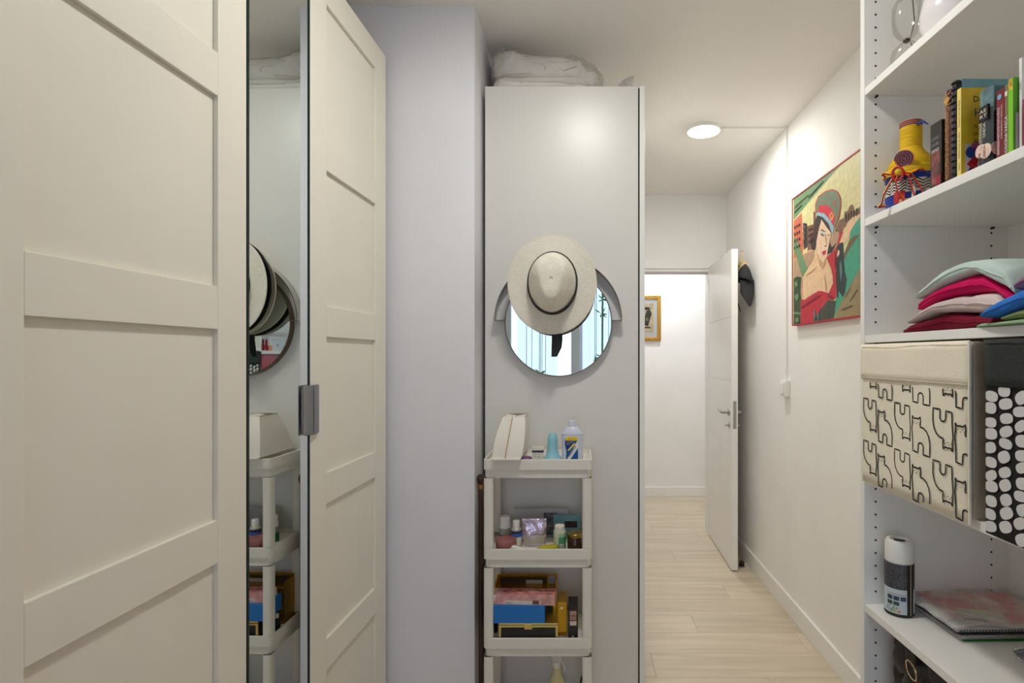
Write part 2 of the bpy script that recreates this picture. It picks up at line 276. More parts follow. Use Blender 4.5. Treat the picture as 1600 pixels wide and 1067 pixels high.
# window and its daylight
FR = M('white_window_frame', (232,232,232), .4)
wn = bpy.data.objects.new('window_1', None); COL.objects.link(wn); wn['kind'] = 'structure'; wn['label'] = 'tall white framed window in the rear wall'
for a in ((-.8,-.74),(.66,.72),(-.10,.02)): obj('window_frame', box(a[0],a[1],-1.88,-1.82,.12,2.32), FR, wn, bevel=.003)
obj('window_frame', box(-.8,.72,-1.88,-1.82,2.26,2.32), FR, wn, bevel=.003); obj('window_frame', box(-.8,.72,-1.88,-1.82,.12,.2), FR, wn, bevel=.003)
GL = M_clear('window_glass', (245,250,255), .03)
for a in ((-.74,-.10),(.02,.66)): obj('pane', box(a[0],a[1],-1.853,-1.847,.2,2.26), GL, wn)
POSTER=[
('moss',[(0.017,0.641),(0.31,0.641),(0.533,0.638),(0.473,0.632),(0.31,0.599),(0.122,0.558),(0.017,0.535)]),
('brick',[(0.017,0.531),(0.117,0.547),(0.132,0.426),(0.146,0.398),(0.126,0.343),(0.017,0.337)]),
('soot',[(0.132,0.494),(0.182,0.478),(0.186,0.414),(0.192,0.368),(0.144,0.36)]),
('umber',[(0.182,0.466),(0.252,0.459),(0.252,0.516),(0.277,0.509),(0.277,0.395),(0.264,0.345),(0.187,0.348)]),
('umber',[(0.466,0.383),(0.507,0.414),(0.547,0.414),(0.549,0.438),(0.579,0.434),(0.591,0.449),(0.61,0.452),(0.627,0.44),(0.631,0.418),(0.666,0.425),(0.666,0.387),(0.547,0.373),(0.518,0.342),(0.458,0.355)]),
('sand',[(0.017,0.332),(0.264,0.337),(0.264,0.281),(0.126,0.224),(0.017,0.24)]),
('coral',[(0.017,0.336),(0.255,0.343),(0.26,0.336),(0.017,0.328)]),
('sand',[(0.398,0.281),(0.406,0.355),(0.439,0.382),(0.502,0.367),(0.51,0.322),(0.439,0.285)]),
('soot',[(0.393,0.293),(0.418,0.341),(0.439,0.315),(0.463,0.321),(0.487,0.327),(0.439,0.292)]),
('moss',[(0.017,0.451),(0.056,0.434),(0.12,0.348),(0.192,0.26),(0.126,0.229),(0.062,0.329),(0.017,0.385)]),
('leaf',[(0.017,0.24),(0.062,0.244),(0.115,0.232),(0.12,0.132),(0.11,0.003),(0.017,0)]),
('moss',[(0.017,0.072),(0.105,0.061),(0.105,0.05),(0.017,0.061)]),
('teal',[(0.664,0.398),(0.603,0.346),(0.584,0.3),(0.548,0.25),(0.483,0.174),(0.471,0.072),(0.451,0.006),(0.562,0.103),(0.657,0.188),(0.66,0.311)]),
('khaki',[(0.657,0.188),(0.555,0.093),(0.457,0.006),(0.65,0.003)]),
('olive',[(0.626,0.322),(0.591,0.312),(0.536,0.256),(0.551,0.244),(0.591,0.274),(0.647,0.318)]),
('skin',[(0.651,0.397),(0.617,0.4),(0.576,0.386),(0.529,0.342),(0.506,0.319),(0.544,0.303),(0.591,0.326),(0.61,0.355),(0.651,0.385)]),
('skin',[(0.285,0.369),(0.278,0.315),(0.241,0.285),(0.177,0.255),(0.126,0.224),(0.11,0.167),(0.12,0.123),(0.157,0.119),(0.197,0.128),(0.306,0.142),(0.406,0.119),(0.451,0.16),(0.439,0.199),(0.385,0.276),(0.414,0.342)]),
('crimson',[(0.105,0.123),(0.157,0.119),(0.197,0.127),(0.306,0.143),(0.346,0.137),(0.41,0.12),(0.451,0.158),(0.447,0.194),(0.431,0.226),(0.387,0.279),(0.439,0.292),(0.487,0.312),(0.502,0.346),(0.518,0.365),(0.54,0.357),(0.525,0.341),(0.502,0.313),(0.483,0.277),(0.479,0.197),(0.487,0.122),(0.479,0.094),(0.447,0.086),(0.406,0.093),(0.389,0.077),(0.31,0.049),(0.241,0.006),(0.105,0.006)]),
('pine',[(0.241,0.006),(0.31,0.049),(0.406,0.092),(0.447,0.085),(0.479,0.081),(0.457,0.007),(0.274,0.007)]),
('soot',[(0.409,0.088),(0.418,0.087),(0.414,0.008),(0.406,0.008)]),
('glove',[(0.487,0.309),(0.514,0.318),(0.542,0.314),(0.544,0.258),(0.555,0.192),(0.57,0.158),(0.564,0.134),(0.555,0.103),(0.536,0.091),(0.502,0.12),(0.498,0.087),(0.487,0.097),(0.477,0.167),(0.483,0.262)]),
('skin',[(0.487,0.276),(0.498,0.292),(0.51,0.286),(0.508,0.272),(0.491,0.262)]),
('shine',[(0.51,0.239),(0.521,0.241),(0.533,0.196),(0.521,0.154),(0.514,0.188)]),
('hair',[(0.297,0.492),(0.261,0.463),(0.252,0.4),(0.226,0.406),(0.221,0.378),(0.238,0.343),(0.272,0.336),(0.288,0.361),(0.307,0.414),(0.336,0.459),(0.395,0.408),(0.419,0.384),(0.454,0.378),(0.427,0.43),(0.37,0.474)]),
('face',[(0.339,0.459),(0.308,0.413),(0.297,0.39),(0.286,0.369),(0.292,0.32),(0.319,0.287),(0.355,0.263),(0.385,0.28),(0.396,0.293),(0.416,0.342),(0.427,0.362),(0.427,0.383),(0.395,0.408)]),
('blush',[(0.306,0.373),(0.337,0.37),(0.342,0.35),(0.31,0.35)]),
('hair',[(0.326,0.409),(0.345,0.414),(0.377,0.397),(0.372,0.394),(0.346,0.408)]),
('soot',[(0.326,0.394),(0.345,0.395),(0.372,0.378),(0.349,0.385)]),
('soot',[(0.395,0.377),(0.415,0.376),(0.419,0.369),(0.399,0.371)]),
('soot',[(0.368,0.336),(0.391,0.333),(0.387,0.328),(0.374,0.331)]),
('crimson',[(0.342,0.313),(0.363,0.314),(0.387,0.313),(0.381,0.296),(0.359,0.293)]),
('crimson',[(0.277,0.502),(0.273,0.545),(0.305,0.572),(0.377,0.574),(0.443,0.564),(0.492,0.54),(0.52,0.505),(0.523,0.469),(0.509,0.426),(0.466,0.389),(0.45,0.417),(0.466,0.442),(0.435,0.479),(0.395,0.504),(0.328,0.526),(0.297,0.504)]),
('cap',[(0.285,0.499),(0.282,0.543),(0.313,0.567),(0.38,0.569),(0.443,0.56),(0.487,0.538),(0.512,0.506),(0.516,0.471),(0.501,0.43),(0.466,0.393),(0.45,0.417),(0.466,0.442),(0.435,0.479),(0.395,0.504),(0.328,0.526),(0.297,0.504)]),
('scarlet',[(0.3,0.501),(0.319,0.528),(0.395,0.508),(0.444,0.474),(0.471,0.437),(0.46,0.399),(0.427,0.433),(0.37,0.474)]),
('powder',[(0.285,0.493),(0.3,0.503),(0.37,0.478),(0.427,0.434),(0.46,0.397),(0.455,0.372),(0.435,0.385),(0.411,0.423),(0.353,0.466)]),
('gold',[(0.415,0.458),(0.427,0.464),(0.443,0.469),(0.45,0.456),(0.46,0.447),(0.452,0.434),(0.439,0.427),(0.427,0.441)]),
('scarlet',[(0.427,0.455),(0.439,0.459),(0.449,0.448),(0.439,0.44)]),
('scarlet',[(0.464,0.503),(0.473,0.507),(0.483,0.496),(0.472,0.485)]),
]
# curtains (sheer, printed with bamboo) and lamps
def M_sheer():
    m = bpy.data.materials.new('sheer_curtain'); m.use_nodes = True; nt = m.node_tree; nt.nodes.clear()
    o = nt.nodes.new('ShaderNodeOutputMaterial'); t = nt.nodes.new('ShaderNodeBsdfTransparent'); tl = nt.nodes.new('ShaderNodeBsdfTranslucent'); d = nt.nodes.new('ShaderNodeBsdfDiffuse')
    tl.inputs[0].default_value = (.92,.94,.96,1); d.inputs[0].default_value = (.85,.87,.88,1)
    a = nt.nodes.new('ShaderNodeMixShader'); a.inputs[0].default_value = .3; nt.links.new(tl.outputs[0], a.inputs[1]); nt.links.new(d.outputs[0], a.inputs[2])
    b = nt.nodes.new('ShaderNodeMixShader'); b.inputs[0].default_value = .55; nt.links.new(t.outputs[0], b.inputs[1]); nt.links.new(a.outputs[0], b.inputs[2]); nt.links.new(b.outputs[0], o.inputs[0])
    return m
SHEER = M_sheer(); BAMB = M('bamboo_print_green', (120,190,140), .8)
def curtain(x0, x1, label):
    t = thing('curtain', label, 'curtain', ((x0+x1)/2, -1.74, .06), group='sheer curtains on the rear window')
    wd = (x1-x0)/2
    def yf(x): return .022*math.sin(x*75)+.008*math.sin(x*31+1)
    obj('cloth', MB().grid(90, 3, lambda u,v: ((u*2-1)*wd, yf((u*2-1)*wd), v*2.28)), SHEER, t)
    mb = MB()
    for k in range(int(9*wd/.3)):
        cx = random.uniform(-wd*.85, wd*.85); cz = random.uniform(.3, 2.1)
        for q in range(7):
            an = random.uniform(0, 2*math.pi); l = random.uniform(.04,.09); dx, dz = math.cos(an), math.sin(an)
            P = [(cx,cz),(cx+dx*l*.5-dz*.008,cz+dz*l*.5+dx*.008),(cx+dx*l,cz+dz*l),(cx+dx*l*.5+dz*.008,cz+dz*l*.5-dx*.008)]
            mb.add([(p[0], .032, p[1]) for p in P], [(0,1,2,3)])
        ribbon(mb, [(cx,0.1),(cx+.01,2.2)], .006, False, lambda a,b: (a,.0325,b))
    obj('bamboo_print', mb, BAMB, t)
    obj('header_tape', box(-wd,wd,-.012,.012,2.25,2.29), SHEER, t)
curtain(-.66,-.245, 'sheer white bamboo print curtain mirrored on the left half of the round mirror')
curtain(-.01,.62, 'sheer white bamboo print curtain mirrored on the right half of the round mirror')
rod = thing('curtain_rod', 'white curtain rod above the rear window', 'curtain rod', (0,-1.74,2.36))
obj('rod', MB().tube([(-.95,0,0),(.87,0,0)], .012, 12), WHITE, rod)
for x in (-.95,.87): obj('finial', MB().lathe([(0,-.02),(.015,-.014),(.02,0),(.015,.014),(0,.02)],14,(x,0,0)), WHITE, rod)
for x in (-.8,.72): obj('bracket', box(x-.01,x+.01,-.06,.0,-.008,.008), WHITE, rod)
def lamp(x, y, r, s, label, c=(253,252,247), g=None):
    t = thing('ceiling_lamp', label, 'lamp', (x,y,2.58), group=g)
    obj('rim', MB().lathe([(r+.005,0),(r+.005,-.018),(r+.003,-.021),(r,-.021),(r,-.015)],40), WHITE, t)
    obj('diffuser', MB().lathe([(r,-.017),(r*.97,-.022),(r*.8,-.0255),(r*.4,-.027),(0,-.0275)],40), M_emit('led_diffuser', c, s), t)
    return t
lamp(.03,1.16,.10,LAMP_ROOM,'round lit ceiling lamp above the room, shining on the tall cabinet side')
lamp(.66,2.93,.083,LAMP_HALL,'round lit ceiling lamp near the long white cable channel')
lamp(.75,4.8,.11,LAMP_CORR,'unseen ceiling lamp added to brighten the hallway beyond the door', (244,248,255))  # unseen lamp, added to make the hallway wall bright
t = thing('cable_channel', 'slim white cable channel from ceiling lamp down the wall to switch', 'cable channel', (1.105,2.92,1.23))
obj('ceiling_run', box(-.35,0,-.008,.008,1.338,1.35), TRIMW, t, bevel=.002)
obj('wall_run', box(-.012,0,-.008,.008,0,1.338), TRIMW, t, bevel=.002)
t = thing('light_switch', 'white surface mounted light switch at the end of the cable channel', 'switch', (1.105,2.92,1.145))
obj('housing', box(-.028,0,-.041,.041,0,.084), WHITE, t, bevel=.004)
obj('rocker', box(-.034,-.027,-.026,.026,.014,.07), TRIMW, t, bevel=.002)
# ================================================================ PANELLED WARDROBE
WL = M('warm_white_foil', (234,229,214), .42, var=.008, scale=4)
wr = thing('wardrobe', 'large off white wardrobe with framed panel doors and a narrow mirror door', 'wardrobe', (-.6656,1.872,0), R(-1.81))
obj('carcass', MB().box(-.58,-.024,-1.27,0,.0,2.385), WL, wr)
def bdoor(y0, y1):
    st = .086; d = obj('door', box(-.021,-.010,y0+.0015,y1-.0015,.07,2.383), WL, wr, bevel=.0008)
    obj('stile', box(-.010,0,y0+.0015,y0+st,.07,2.383), WL, d, bevel=.0012)
    obj('stile', box(-.010,0,y1-st,y1-.0015,.07,2.383), WL, d, bevel=.0012)
    tops = [2.30,1.856,1.411,.965,.52]
    zz = [(2.30,2.383)]+[(tp,tp+.082) for tp in tops[1:]]+[(.07,.152)]
    for a, b in zz: obj('rail', box(-.010,0,y0+st,y1-st,a,b), WL, d, bevel=.0012)
    lo = [1.938,1.493,1.047,.602,.152]
    for a, b in zip(lo, tops): obj('panel', box(-.0102,-.0095,y0+st,y1-st,a,b), WL, d)
    return d
d1 = bdoor(-1.267,-.742); d2 = bdoor(-.495,0)
md = obj('mirror_door', box(-.021,-.004,-.740,-.4965,.07,2.383), WL, wr)
obj('mirror_glass', box(-.004,.0,-.1195,.1195,.07,2.383), MIRROR, md, loc=(0,-.6175,0), rot=(0,0,R(.9)))
obj('glass_edge', MB().box(-.012,.0006,-.7415,-.737,.07,2.383).box(-.012,.0006,-.4985,-.4955,.07,2.383), M('dark_green_glass_edge', (22,40,36), .2), md)
def pull(a0, a1, dr_):    # one half of the cupped pair of pulls, bulging from its door
    z0, z1, r = 1.163, 1.287, .018
    def hp(s, q):
        z = z0+(z1-z0)*q; e = max(0, r-min(z-z0, z1-z)); cut = (r-math.sqrt(max(0, r*r-e*e)))/.033
        outer = a1 if abs(a1-90) > abs(a0-90) else a0
        lo, hi = (a0+cut*75, a1) if outer == a0 else (a0, a1-cut*75)
        a = R(lo+(hi-lo)*s); return (.0015+.009*math.sin(a), -.497+.040*math.cos(a), z)
    obj('handle', MB().grid(18, 44, hp), STEEL, dr_, solid=.0018)
pull(2, 87, d2); pull(93, 178, md)
# ================================================================ TALL CABINET
CABM = M('pale_grey_melamine', (220,217,211), .33, var=.006, scale=4, bump=.012, bscale=220)
cb = thing('tall_cabinet', 'tall plain grey white wardrobe cabinet with round mirror on its side', 'cabinet', (-.354,2.03,0))
obj('side_panel', box(0,.568,0,.018,0,2.36), CABM, cb, bevel=.0012)
obj('side_panel', box(0,.568,.982,1.0,0,2.36), CABM, cb, bevel=.0012)
obj('top_panel', box(0,.568,.018,.982,2.342,2.36), CABM, cb)
obj('bottom_panel', box(0,.568,.018,.982,.06,.078), CABM, cb)
obj('back_panel', box(0,.006,.018,.982,.06,2.342), CABM, cb)
obj('plinth', box(.54,.555,.018,.982,0,.06), CABM, cb)
for a, b in ((0,.498),(.501,1.0)):
    dd = obj('door', box(.5735,.5925,a,b,.07,2.362), GLOSSW, cb, bevel=.0012)
    obj('handle', box(.5925,.612,b-.06 if a == 0 else a+.04,b-.04 if a == 0 else a+.06,1.0,1.16), CHROME, dd, bevel=.002)
obj('gap_shade', box(.568,.5735,.003,.997,.07,2.355), DARKGAP, cb)  # black strip painted in for the shade of the door gap
# walking cane in the gap
t = thing('walking_cane', 'dark brown wooden walking cane with round knob beside white trolley', 'cane', (-.3545,1.945,0))
WD = M('dark_walnut', (70,44,34), .35, var=.2, scale=30, stretch=(1,1,.1))
obj('shaft', MB().lathe([(.006,.012),(.0075,.3),(.0085,.895)],14), WD, t)
obj('collar', MB().lathe([(.0092,.888),(.0095,.89),(.0095,.902),(.0088,.904)],14), M('aged_brass', (170,130,70), .3, 1), t)
obj('knob', MB().lathe([(.007,.903),(.010,.908),(.0135,.918),(.0135,.926),(.010,.936),(.004,.940),(0,.941)],18), WD, t)
obj('ferrule', MB().lathe([(.009,0),(.009,.012),(.007,.02)],14), M('black_rubber', (25,25,26), .7), t)
# duvet in a clear bag on the cabinet
t = thing('bagged_duvet', 'folded white duvet in a clear plastic bag on the tall cabinet', 'duvet', (-.345,2.05,2.36))
COT = M('white_quilt_cotton', (226,221,212), .9, var=.02, bump=.25, bscale=28, sheen=.2)
def dz1(x, y): return (1.0-.46*max(0,x-.12)**1.15)*(.93+.07*math.sin(x*9+1))*(.86+.14*math.sin(math.pi*min(1,y*1.1+.12)))
obj('upper_fold', lump(.004,.385,.008,.42,.040,.196,.42,.013,15,1,dz1,80,44), COT, t, smooth=80)
obj('lower_fold', lump(.006,.395,.004,.43,.001,.058,.3,.006,26,4,None,56,24), COT, t, smooth=80)
obj('end_roll', lump(.325,.418,.03,.41,.002,.098,.5,.009,22,9,None,40,24), COT, t, smooth=80)
for q in ([(.02,.004,.052),(.08,.002,.056),(.16,.003,.060)],[(.20,.012,.10),(.215,.006,.085),(.21,.004,.075)],[(.28,.012,.074),(.31,.006,.082),(.33,.010,.09)],[(.09,.03,.15),(.10,.014,.13),(.097,.008,.11)]):
    obj('crease', MB().tube(q, .0016, 6), M('crease_shade', (196,186,168), .9), t)  # darker tubes draw the shade in the duvet's creases as colour
BAG = M_clear('clear_plastic_bag', (253,253,253), .06, .05, bump=.7, bscale=70, milky=.06)
obj('plastic_bag', lump(-.001,.432,-.006,.436,.0005,.202,.36,.009,42,6,lambda x,y: dz1(x,y)*1.01,150,90), BAG, t, smooth=80)
def tail(u, v):
    x = .40+.145*u; y = .10+.12*v+.03*u*math.sin(v*9); w_ = .03+.055*u
    return (x, y-.08*u+w_*(v-.5), .012+.02*u+.07*(u**1.5)*v+.012*math.sin(9*u+11*v)+.008*math.sin(23*v))
obj('bag_end', MB().grid(18, 18, tail), M_clear('clear_plastic_film', (250,250,248), .08, .08, bump=.8, bscale=60, milky=.3), t)
# ================================================================ ROUND MIRROR AND HATS
mr = thing('round_mirror', 'round wall mirror with half ring metal hanger under the hat', 'mirror', (-.081,2.03,1.481))
BRZ = M('dark_bronze', (120,106,86), .35, 1); SIL = M('pale_metal_band', (196,193,188), .35, .6)
obj('glass', MB().lathe([(.1935,.012),(.1935,.0235),(0,.0235)],72,axis='y'), MIRROR, mr)
obj('rim', MB().lathe([(.1975,.0),(.1975,.026),(.1935,.026),(.1935,.0)],72,axis='y'), BRZ, mr)
arc = [(.231*math.cos(a), 0, .231*math.sin(a)+.008) for a in [math.pi*i/48 for i in range(49)]]
pth = [(.196,0,.008)]+arc+[(-.196,0,.008)]
obj('hanger_band', MB().strip([(p[0],-.0225,p[2]) for p in pth], (0,.041,0), .0022), SIL, mr)
obj('hanger_edge', MB().strip([(p[0],-.0435,p[2]) for p in pth], (0,.002,0), .0026), BRZ, mr)
STRAW = M('cream_toquilla_straw', (243,236,220), .75, var=.03, scale=90, bump=.5, bscale=420, stretch=(1,1,2.5))
FELT = M('black_felt', (26,24,25), .85, bump=.2, bscale=300)
RIBB = M('black_grosgrain', (22,21,22), .6, bump=.2, bscale=500)
def hat(name, label, loc, mat, bandm, k, tail=False, tilt=0):
    t = thing(name, label, 'hat', loc, group='hats on the round mirror'); t.rotation_euler = (0, R(tilt), 0)
    rx, rz = .086*k, .108*k
    prof = [(1.0,0),(.955,.022),(.905,.045),(.855,.066),(.79,.084),(.69,.096),(.55,.103),(.4,.104),(.2,.102),(.05,.101)]
    def crown(u, v):
        a = 2*math.pi*u; q = v*(len(prof)-1); i = min(int(q), len(prof)-2); f = q-i
        r = prof[i][0]*(1-f)+prof[i+1][0]*f; h = (prof[i][1]*(1-f)+prof[i+1][1]*f)*k*1.08
        x = rx*r*math.cos(a); z = rz*r*math.sin(a)
        top = max(0, min(1, h/(.09*k))); zn = z/rz
        xd = (.013+.036*max(0, min(1, (zn+.80)/1.35)))*k      # dents converge to a point at the front pinch
        lowf = max(0, min(1, (.62-zn)/.75)); q_ = max(0, min(1, (abs(x)-xd)/(.040*k))); q_ = q_*q_*(3-2*q_)
        h -= (.040*k*q_*lowf + .008*k*math.exp(-((abs(x)-xd-.012*k)/(.010*k))**2)*lowf)*top*min(1, h/(.05*k))
        h -= .018*k*max(0, -zn-.30)*top
        h -= .010*k*math.exp(-((zn-.55)/.22)**2)*math.exp(-(x/(.022*k))**2)*top
        return (x, -h, z)
    cr = obj('crown', MB().grid(72, 34, crown, wrap=True), mat, t, smooth=60, solid=.002)
    cap = [crown(i/72, 1) for i in range(72)]
    obj('crown_tip', MB().add(cap+[(0, sum(p[1] for p in cap)/72, sum(p[2] for p in cap)/72)], [(i,(i+1) % 72,72) for i in range(72)]), mat, cr)
    def brim(u, v):
        a = 2*math.pi*u; ex, ez = .153*k, .172*k; c, s = math.cos(a), math.sin(a)
        x = rx*c*(1-v)+ex*c*v; z = rz*s*(1-v)+ez*s*v
        cup = .016*abs(c)**2*v**2 - .010*max(0,-s)*v**2*(1-abs(c)) + .006*(1-v)**3
        return (x, .002-cup*k, z-.004*v)
    br = obj('brim', MB().grid(80, 14, brim, wrap=True), mat, t, smooth=60, solid=.0025)
    obj('brim_edge', MB().tube([brim(i/80, 1) for i in range(80)], .0024, 6, closed=True), mat, br)
    def band(u, v):
        a = 2*math.pi*u; r = 1.025-.048*v
        return (rx*r*math.cos(a), -.004*k-.023*k*v, rz*r*math.sin(a))
    bd = obj('hat_band', MB().grid(72, 3, band, wrap=True), bandm, t, solid=.0015)
    if tail:
        obj('ribbon_tail', MB().strip([(.012,.004,-.15),(.013,.0,-.19),(.011,-.006,-.22),(.002,-.010,-.255)], [(.034,0,0),(.034,0,0),(.031,0,0),(.014,0,0)], .001), bandm, t)
    return t
hat('straw_hat', 'cream straw hat lying flat underneath, closest to the round mirror', (-.098,1.975,1.612), STRAW, RIBB, .975, tilt=3)
hat('felt_hat', 'black felt hat sandwiched between two cream hats, its ribbon hanging below', (-.098,1.945,1.612), FELT, RIBB, .985, tail=True)
hat('panama_hat', 'cream panama hat with black band, frontmost on the round mirror', (-.098,1.915,1.614), STRAW, RIBB, 1.0, tilt=2)
# ================================================================ TROLLEY
CT = M('cream_white_polypropylene', (228,224,213), .45, var=.008, bump=.02, bscale=300)
ct = thing('storage_trolley', 'narrow white plastic four tier trolley in front of tall cabinet', 'trolley', (-.322,1.81,0))
W_, D_ = .36, .21
def rrect(x0,x1,y0,y1,r,n=5):
    P = []
    for cx,cy,a0 in ((x1-r,y1-r,0),(x0+r,y1-r,90),(x0+r,y0+r,180),(x1-r,y0+r,270)):
        for i in range(n+1): a = R(a0+90*i/n); P.append((cx+r*math.cos(a), cy+r*math.sin(a)))
    return P
TIERS = [1.017,.72,.425,.13]
for zt in TIERS:
    o_ = rrect(0,W_,0,D_,.016); i_ = rrect(.006,W_-.006,.006,D_-.006,.012); b_ = rrect(.007,W_-.007,.007,D_-.007,.012)
    n = len(o_); v = []; f = []
    rings = [(b_,zt-.062),(b_,zt-.035),(o_,zt-.034),(o_,zt-.001),(rrect(.0012,W_-.0012,.0012,D_-.0012,.015),zt),(i_,zt),(i_,zt-.014)]
    for P, z in rings: v += [(p[0],p[1],z) for p in P]
    for j in range(len(rings)-1): f += [(j*n+i, j*n+(i+1) % n, (j+1)*n+(i+1) % n, (j+1)*n+i) for i in range(n)]
    f.append(tuple(range(n))[::-1]); f.append(tuple(range(6*n,7*n)))
    obj('tray', MB().add(v, f), CT, ct, smooth=40)
for px in (.0165, W_-.0165):
    for py in (.0165, D_-.0165):
        for a, b in ((.955,.721),(.658,.426),(.363,.131)):
            m = MB().add([(px+p[0],py+p[1],z) for z in (b,a) for p in rrect(-.0155,.0155,-.0155,.0155,.009,3)], [])
            n = 16; m.f = [(i,(i+1) % n,n+(i+1) % n,n+i) for i in range(n)]; m.m = [0]*n
            obj('post', m, CT, ct, smooth=40)
        obj('caster', MB().lathe([(.010,.06),(.010,.045),(.018,.04),(.018,.002),(.012,0)],14,(px,py,0)), M('grey_caster', (90,90,92), .5), ct)
ITEM_TOP = dict(purple_sponge=.016, ointment_box=.047, silicone_cone=.096, talc_bottle=.138, pump_bottle=.094, lotion_bottle=.088, cream_jar=.038, foil_packet=.094, grey_carton=.102, green_tube=.079, amber_jar=.053, teal_box=.086, yellow_packet=.020, gold_gift_box=.156, gold_carton=.122, shade_box=.112, spray_bottle=.205)
F1, F2, F3, F4 = [z-.0138 for z in TIERS]
# --- top tier
LEA = M('white_faux_leather', (232,226,214), .5, bump=.08, bscale=250); TANP = M('tan_piping', (176,146,98), .6)
t = thing('vanity_pouch', 'white faux leather pouch with tan piping on top tray', 'pouch', (-.243,1.812,1.0185), R(0))
def pouch(sd):
    def fn(u, v):      # one half shell; u runs front to back, v bottom to top
        y = -.012+.195*u; k = math.sin(math.pi*min(1, max(0, u)))**.25 if 0 < u < 1 else 0
        wv = .046-.011*v**1.5; lean = .019*v
        bul = (.004*math.sin(math.pi*v)+.002)*1
        x = sd*(wv+bul)*(.55+.45*min(1,8*min(u,1-u)+.0)) if 0 else sd*(wv+bul)
        yin = .045*v**1.5
        return (lean+x, y+(yin if u < .5 else -yin)*(abs(2*u-1)), .004+.132*v*(1-.10*(1-abs(2*u-1))*0))
    return fn
mb = MB(); mb.grid(16,10,pouch(1)); mb.grid(16,10,pouch(-1))
for u in (0,1): 
    a = [pouch(1)(u, j/9) for j in range(10)]; b = [pouch(-1)(u, j/9) for j in range(10)]
    bl = [((p[0]+q[0])/2, p[1]-(.010 if u == 0 else -.010), p[2]) for p, q in zip(a,b)]
    mb.add(a+bl+b, [(j,j+1,11+j,10+j) for j in range(9)]+[(10+j,11+j,21+j,20+j) for j in range(9)])
bot = [pouch(1)(i/15,0) for i in range(16)]+[pouch(-1)(1-i/15,0) for i in range(16)]
mb.add(bot, [tuple(range(32))])
top = [pouch(1)(i/15,1) for i in range(16)]; topb = [pouch(-1)(i/15,1) for i in range(16)]; mid = [((p[0]+q[0])/2,p[1],p[2]-.006) for p, q in zip(top,topb)]
mb.add(top+mid+topb, [(i,i+1,17+i,16+i) for i in range(15)]+[(16+i,17+i,33+i,32+i) for i in range(15)])
pb = obj('pouch_body', mb, LEA, t, smooth=50)
fs = [pouch(1)(0,j/9) for j in range(10)]; fb = [pouch(-1)(0,j/9) for j in range(10)]
obj('seam_piping', MB().tube([((p[0]+q[0])/2-.004, p[1]-.0105, p[2]) for p, q in zip(fs,fb)], .0016, 6), TANP, pb)
for s_ in (top, topb): obj('rim_piping', MB().tube(s_, .0014, 6), TANP, pb)
obj('zipper', MB().tube(mid, .0018, 6), CHROME, pb)
obj('hem', box(-.046,.046,-.026,-.012,.0,.006), LEA, t, bevel=.002)
t = thing('purple_sponge', 'small purple dome sponge beside the white pouch', 'sponge', (-.184,1.865,F1))
obj('sponge', MB().lathe([(.017,0),(.021,.008),(.0205,.018),(.016,.028),(.008,.034),(0,.036)],24), M('mauve_foam', (128,84,134), .8), t)
obj('sponge_base', MB().lathe([(.015,0),(.016,.002),(.0,.0025)],20,(0,0,-.0)), M('mauve_foam', (128,84,134), .8), t)
NAVY = M('navy_print', (30,38,74), .5); TEALP = M('ink_blue_print', (52,84,130), .5)
t = thing('ointment_box', 'tiny white and navy carton beside the blue silicone cone', 'box', (-.145,1.855,F1))
CARD = M('white_card', (226,220,205), .6)
b = obj('carton', box(-.019,.019,0,.022,0,.066), CARD, t, bevel=.0008)
obj('navy_band', box(-.0193,.0193,-.0004,.0224,.041,.051), NAVY, t)
obj('side_print', box(-.0194,-.0188,.002,.02,.004,.038), M('mauve_print', (150,120,150), .6), t)
for i, q in enumerate(('ung ento','4 gr','uso externo')): text(q, TEALP, t, (-.015,-.0006,.031-.011*i), (1,0,0), (0,0,1), .005, .028)
t = thing('silicone_cone', 'light blue silicone cone with flared base on top tray', 'silicone cone', (-.095,1.865,F1))
SIB = M('light_blue_silicone', (142,196,208), .42)
obj('cone', MB().lathe([(.034,0),(.035,.003),(.031,.012),(.023,.024),(.019,.042),(.0175,.07),(.0165,.094),(.0145,.106),(.009,.1145),(.004,.117),(0,.1175)],32), SIB, t)
obj('foot_ring', MB().lathe([(.0352,0),(.036,.002),(.0352,.004)],32), SIB, t)
t = thing('talc_bottle', 'white talcum bottle with diagonal blue Mexsana label on top tray', 'bottle', (-.028,1.865,F1))
TLC = M('talc_bottle_plastic', (206,212,226), .35)
obj('bottle_body', MB().lathe([(.034,0),(.0365,.004),(.0365,.022),(.0345,.05),(.0365,.085),(.0368,.103),(.0345,.112),(.024,.128),(.0175,.135)],36,sy=.62), TLC, t)
obj('cap', MB().lathe([(.0135,.135),(.0135,.158),(.0125,.16),(0,.16)],24,sy=.8), TLC, t)
obj('shoulder_seam', MB().lathe([(.0368,.1035),(.0374,.1045),(.0368,.1055)],36,sy=.62), M('seam_grey', (150,156,176), .5), t)
def lab(pts, mi, dz=0):
    """label piece wrapped on the bottle's oval front"""
    m = MB(); n = 10
    def y_at(x): return -.62*.0372*math.sqrt(max(0,1-(x/.0385)**2))-.0004-dz
    return m, y_at
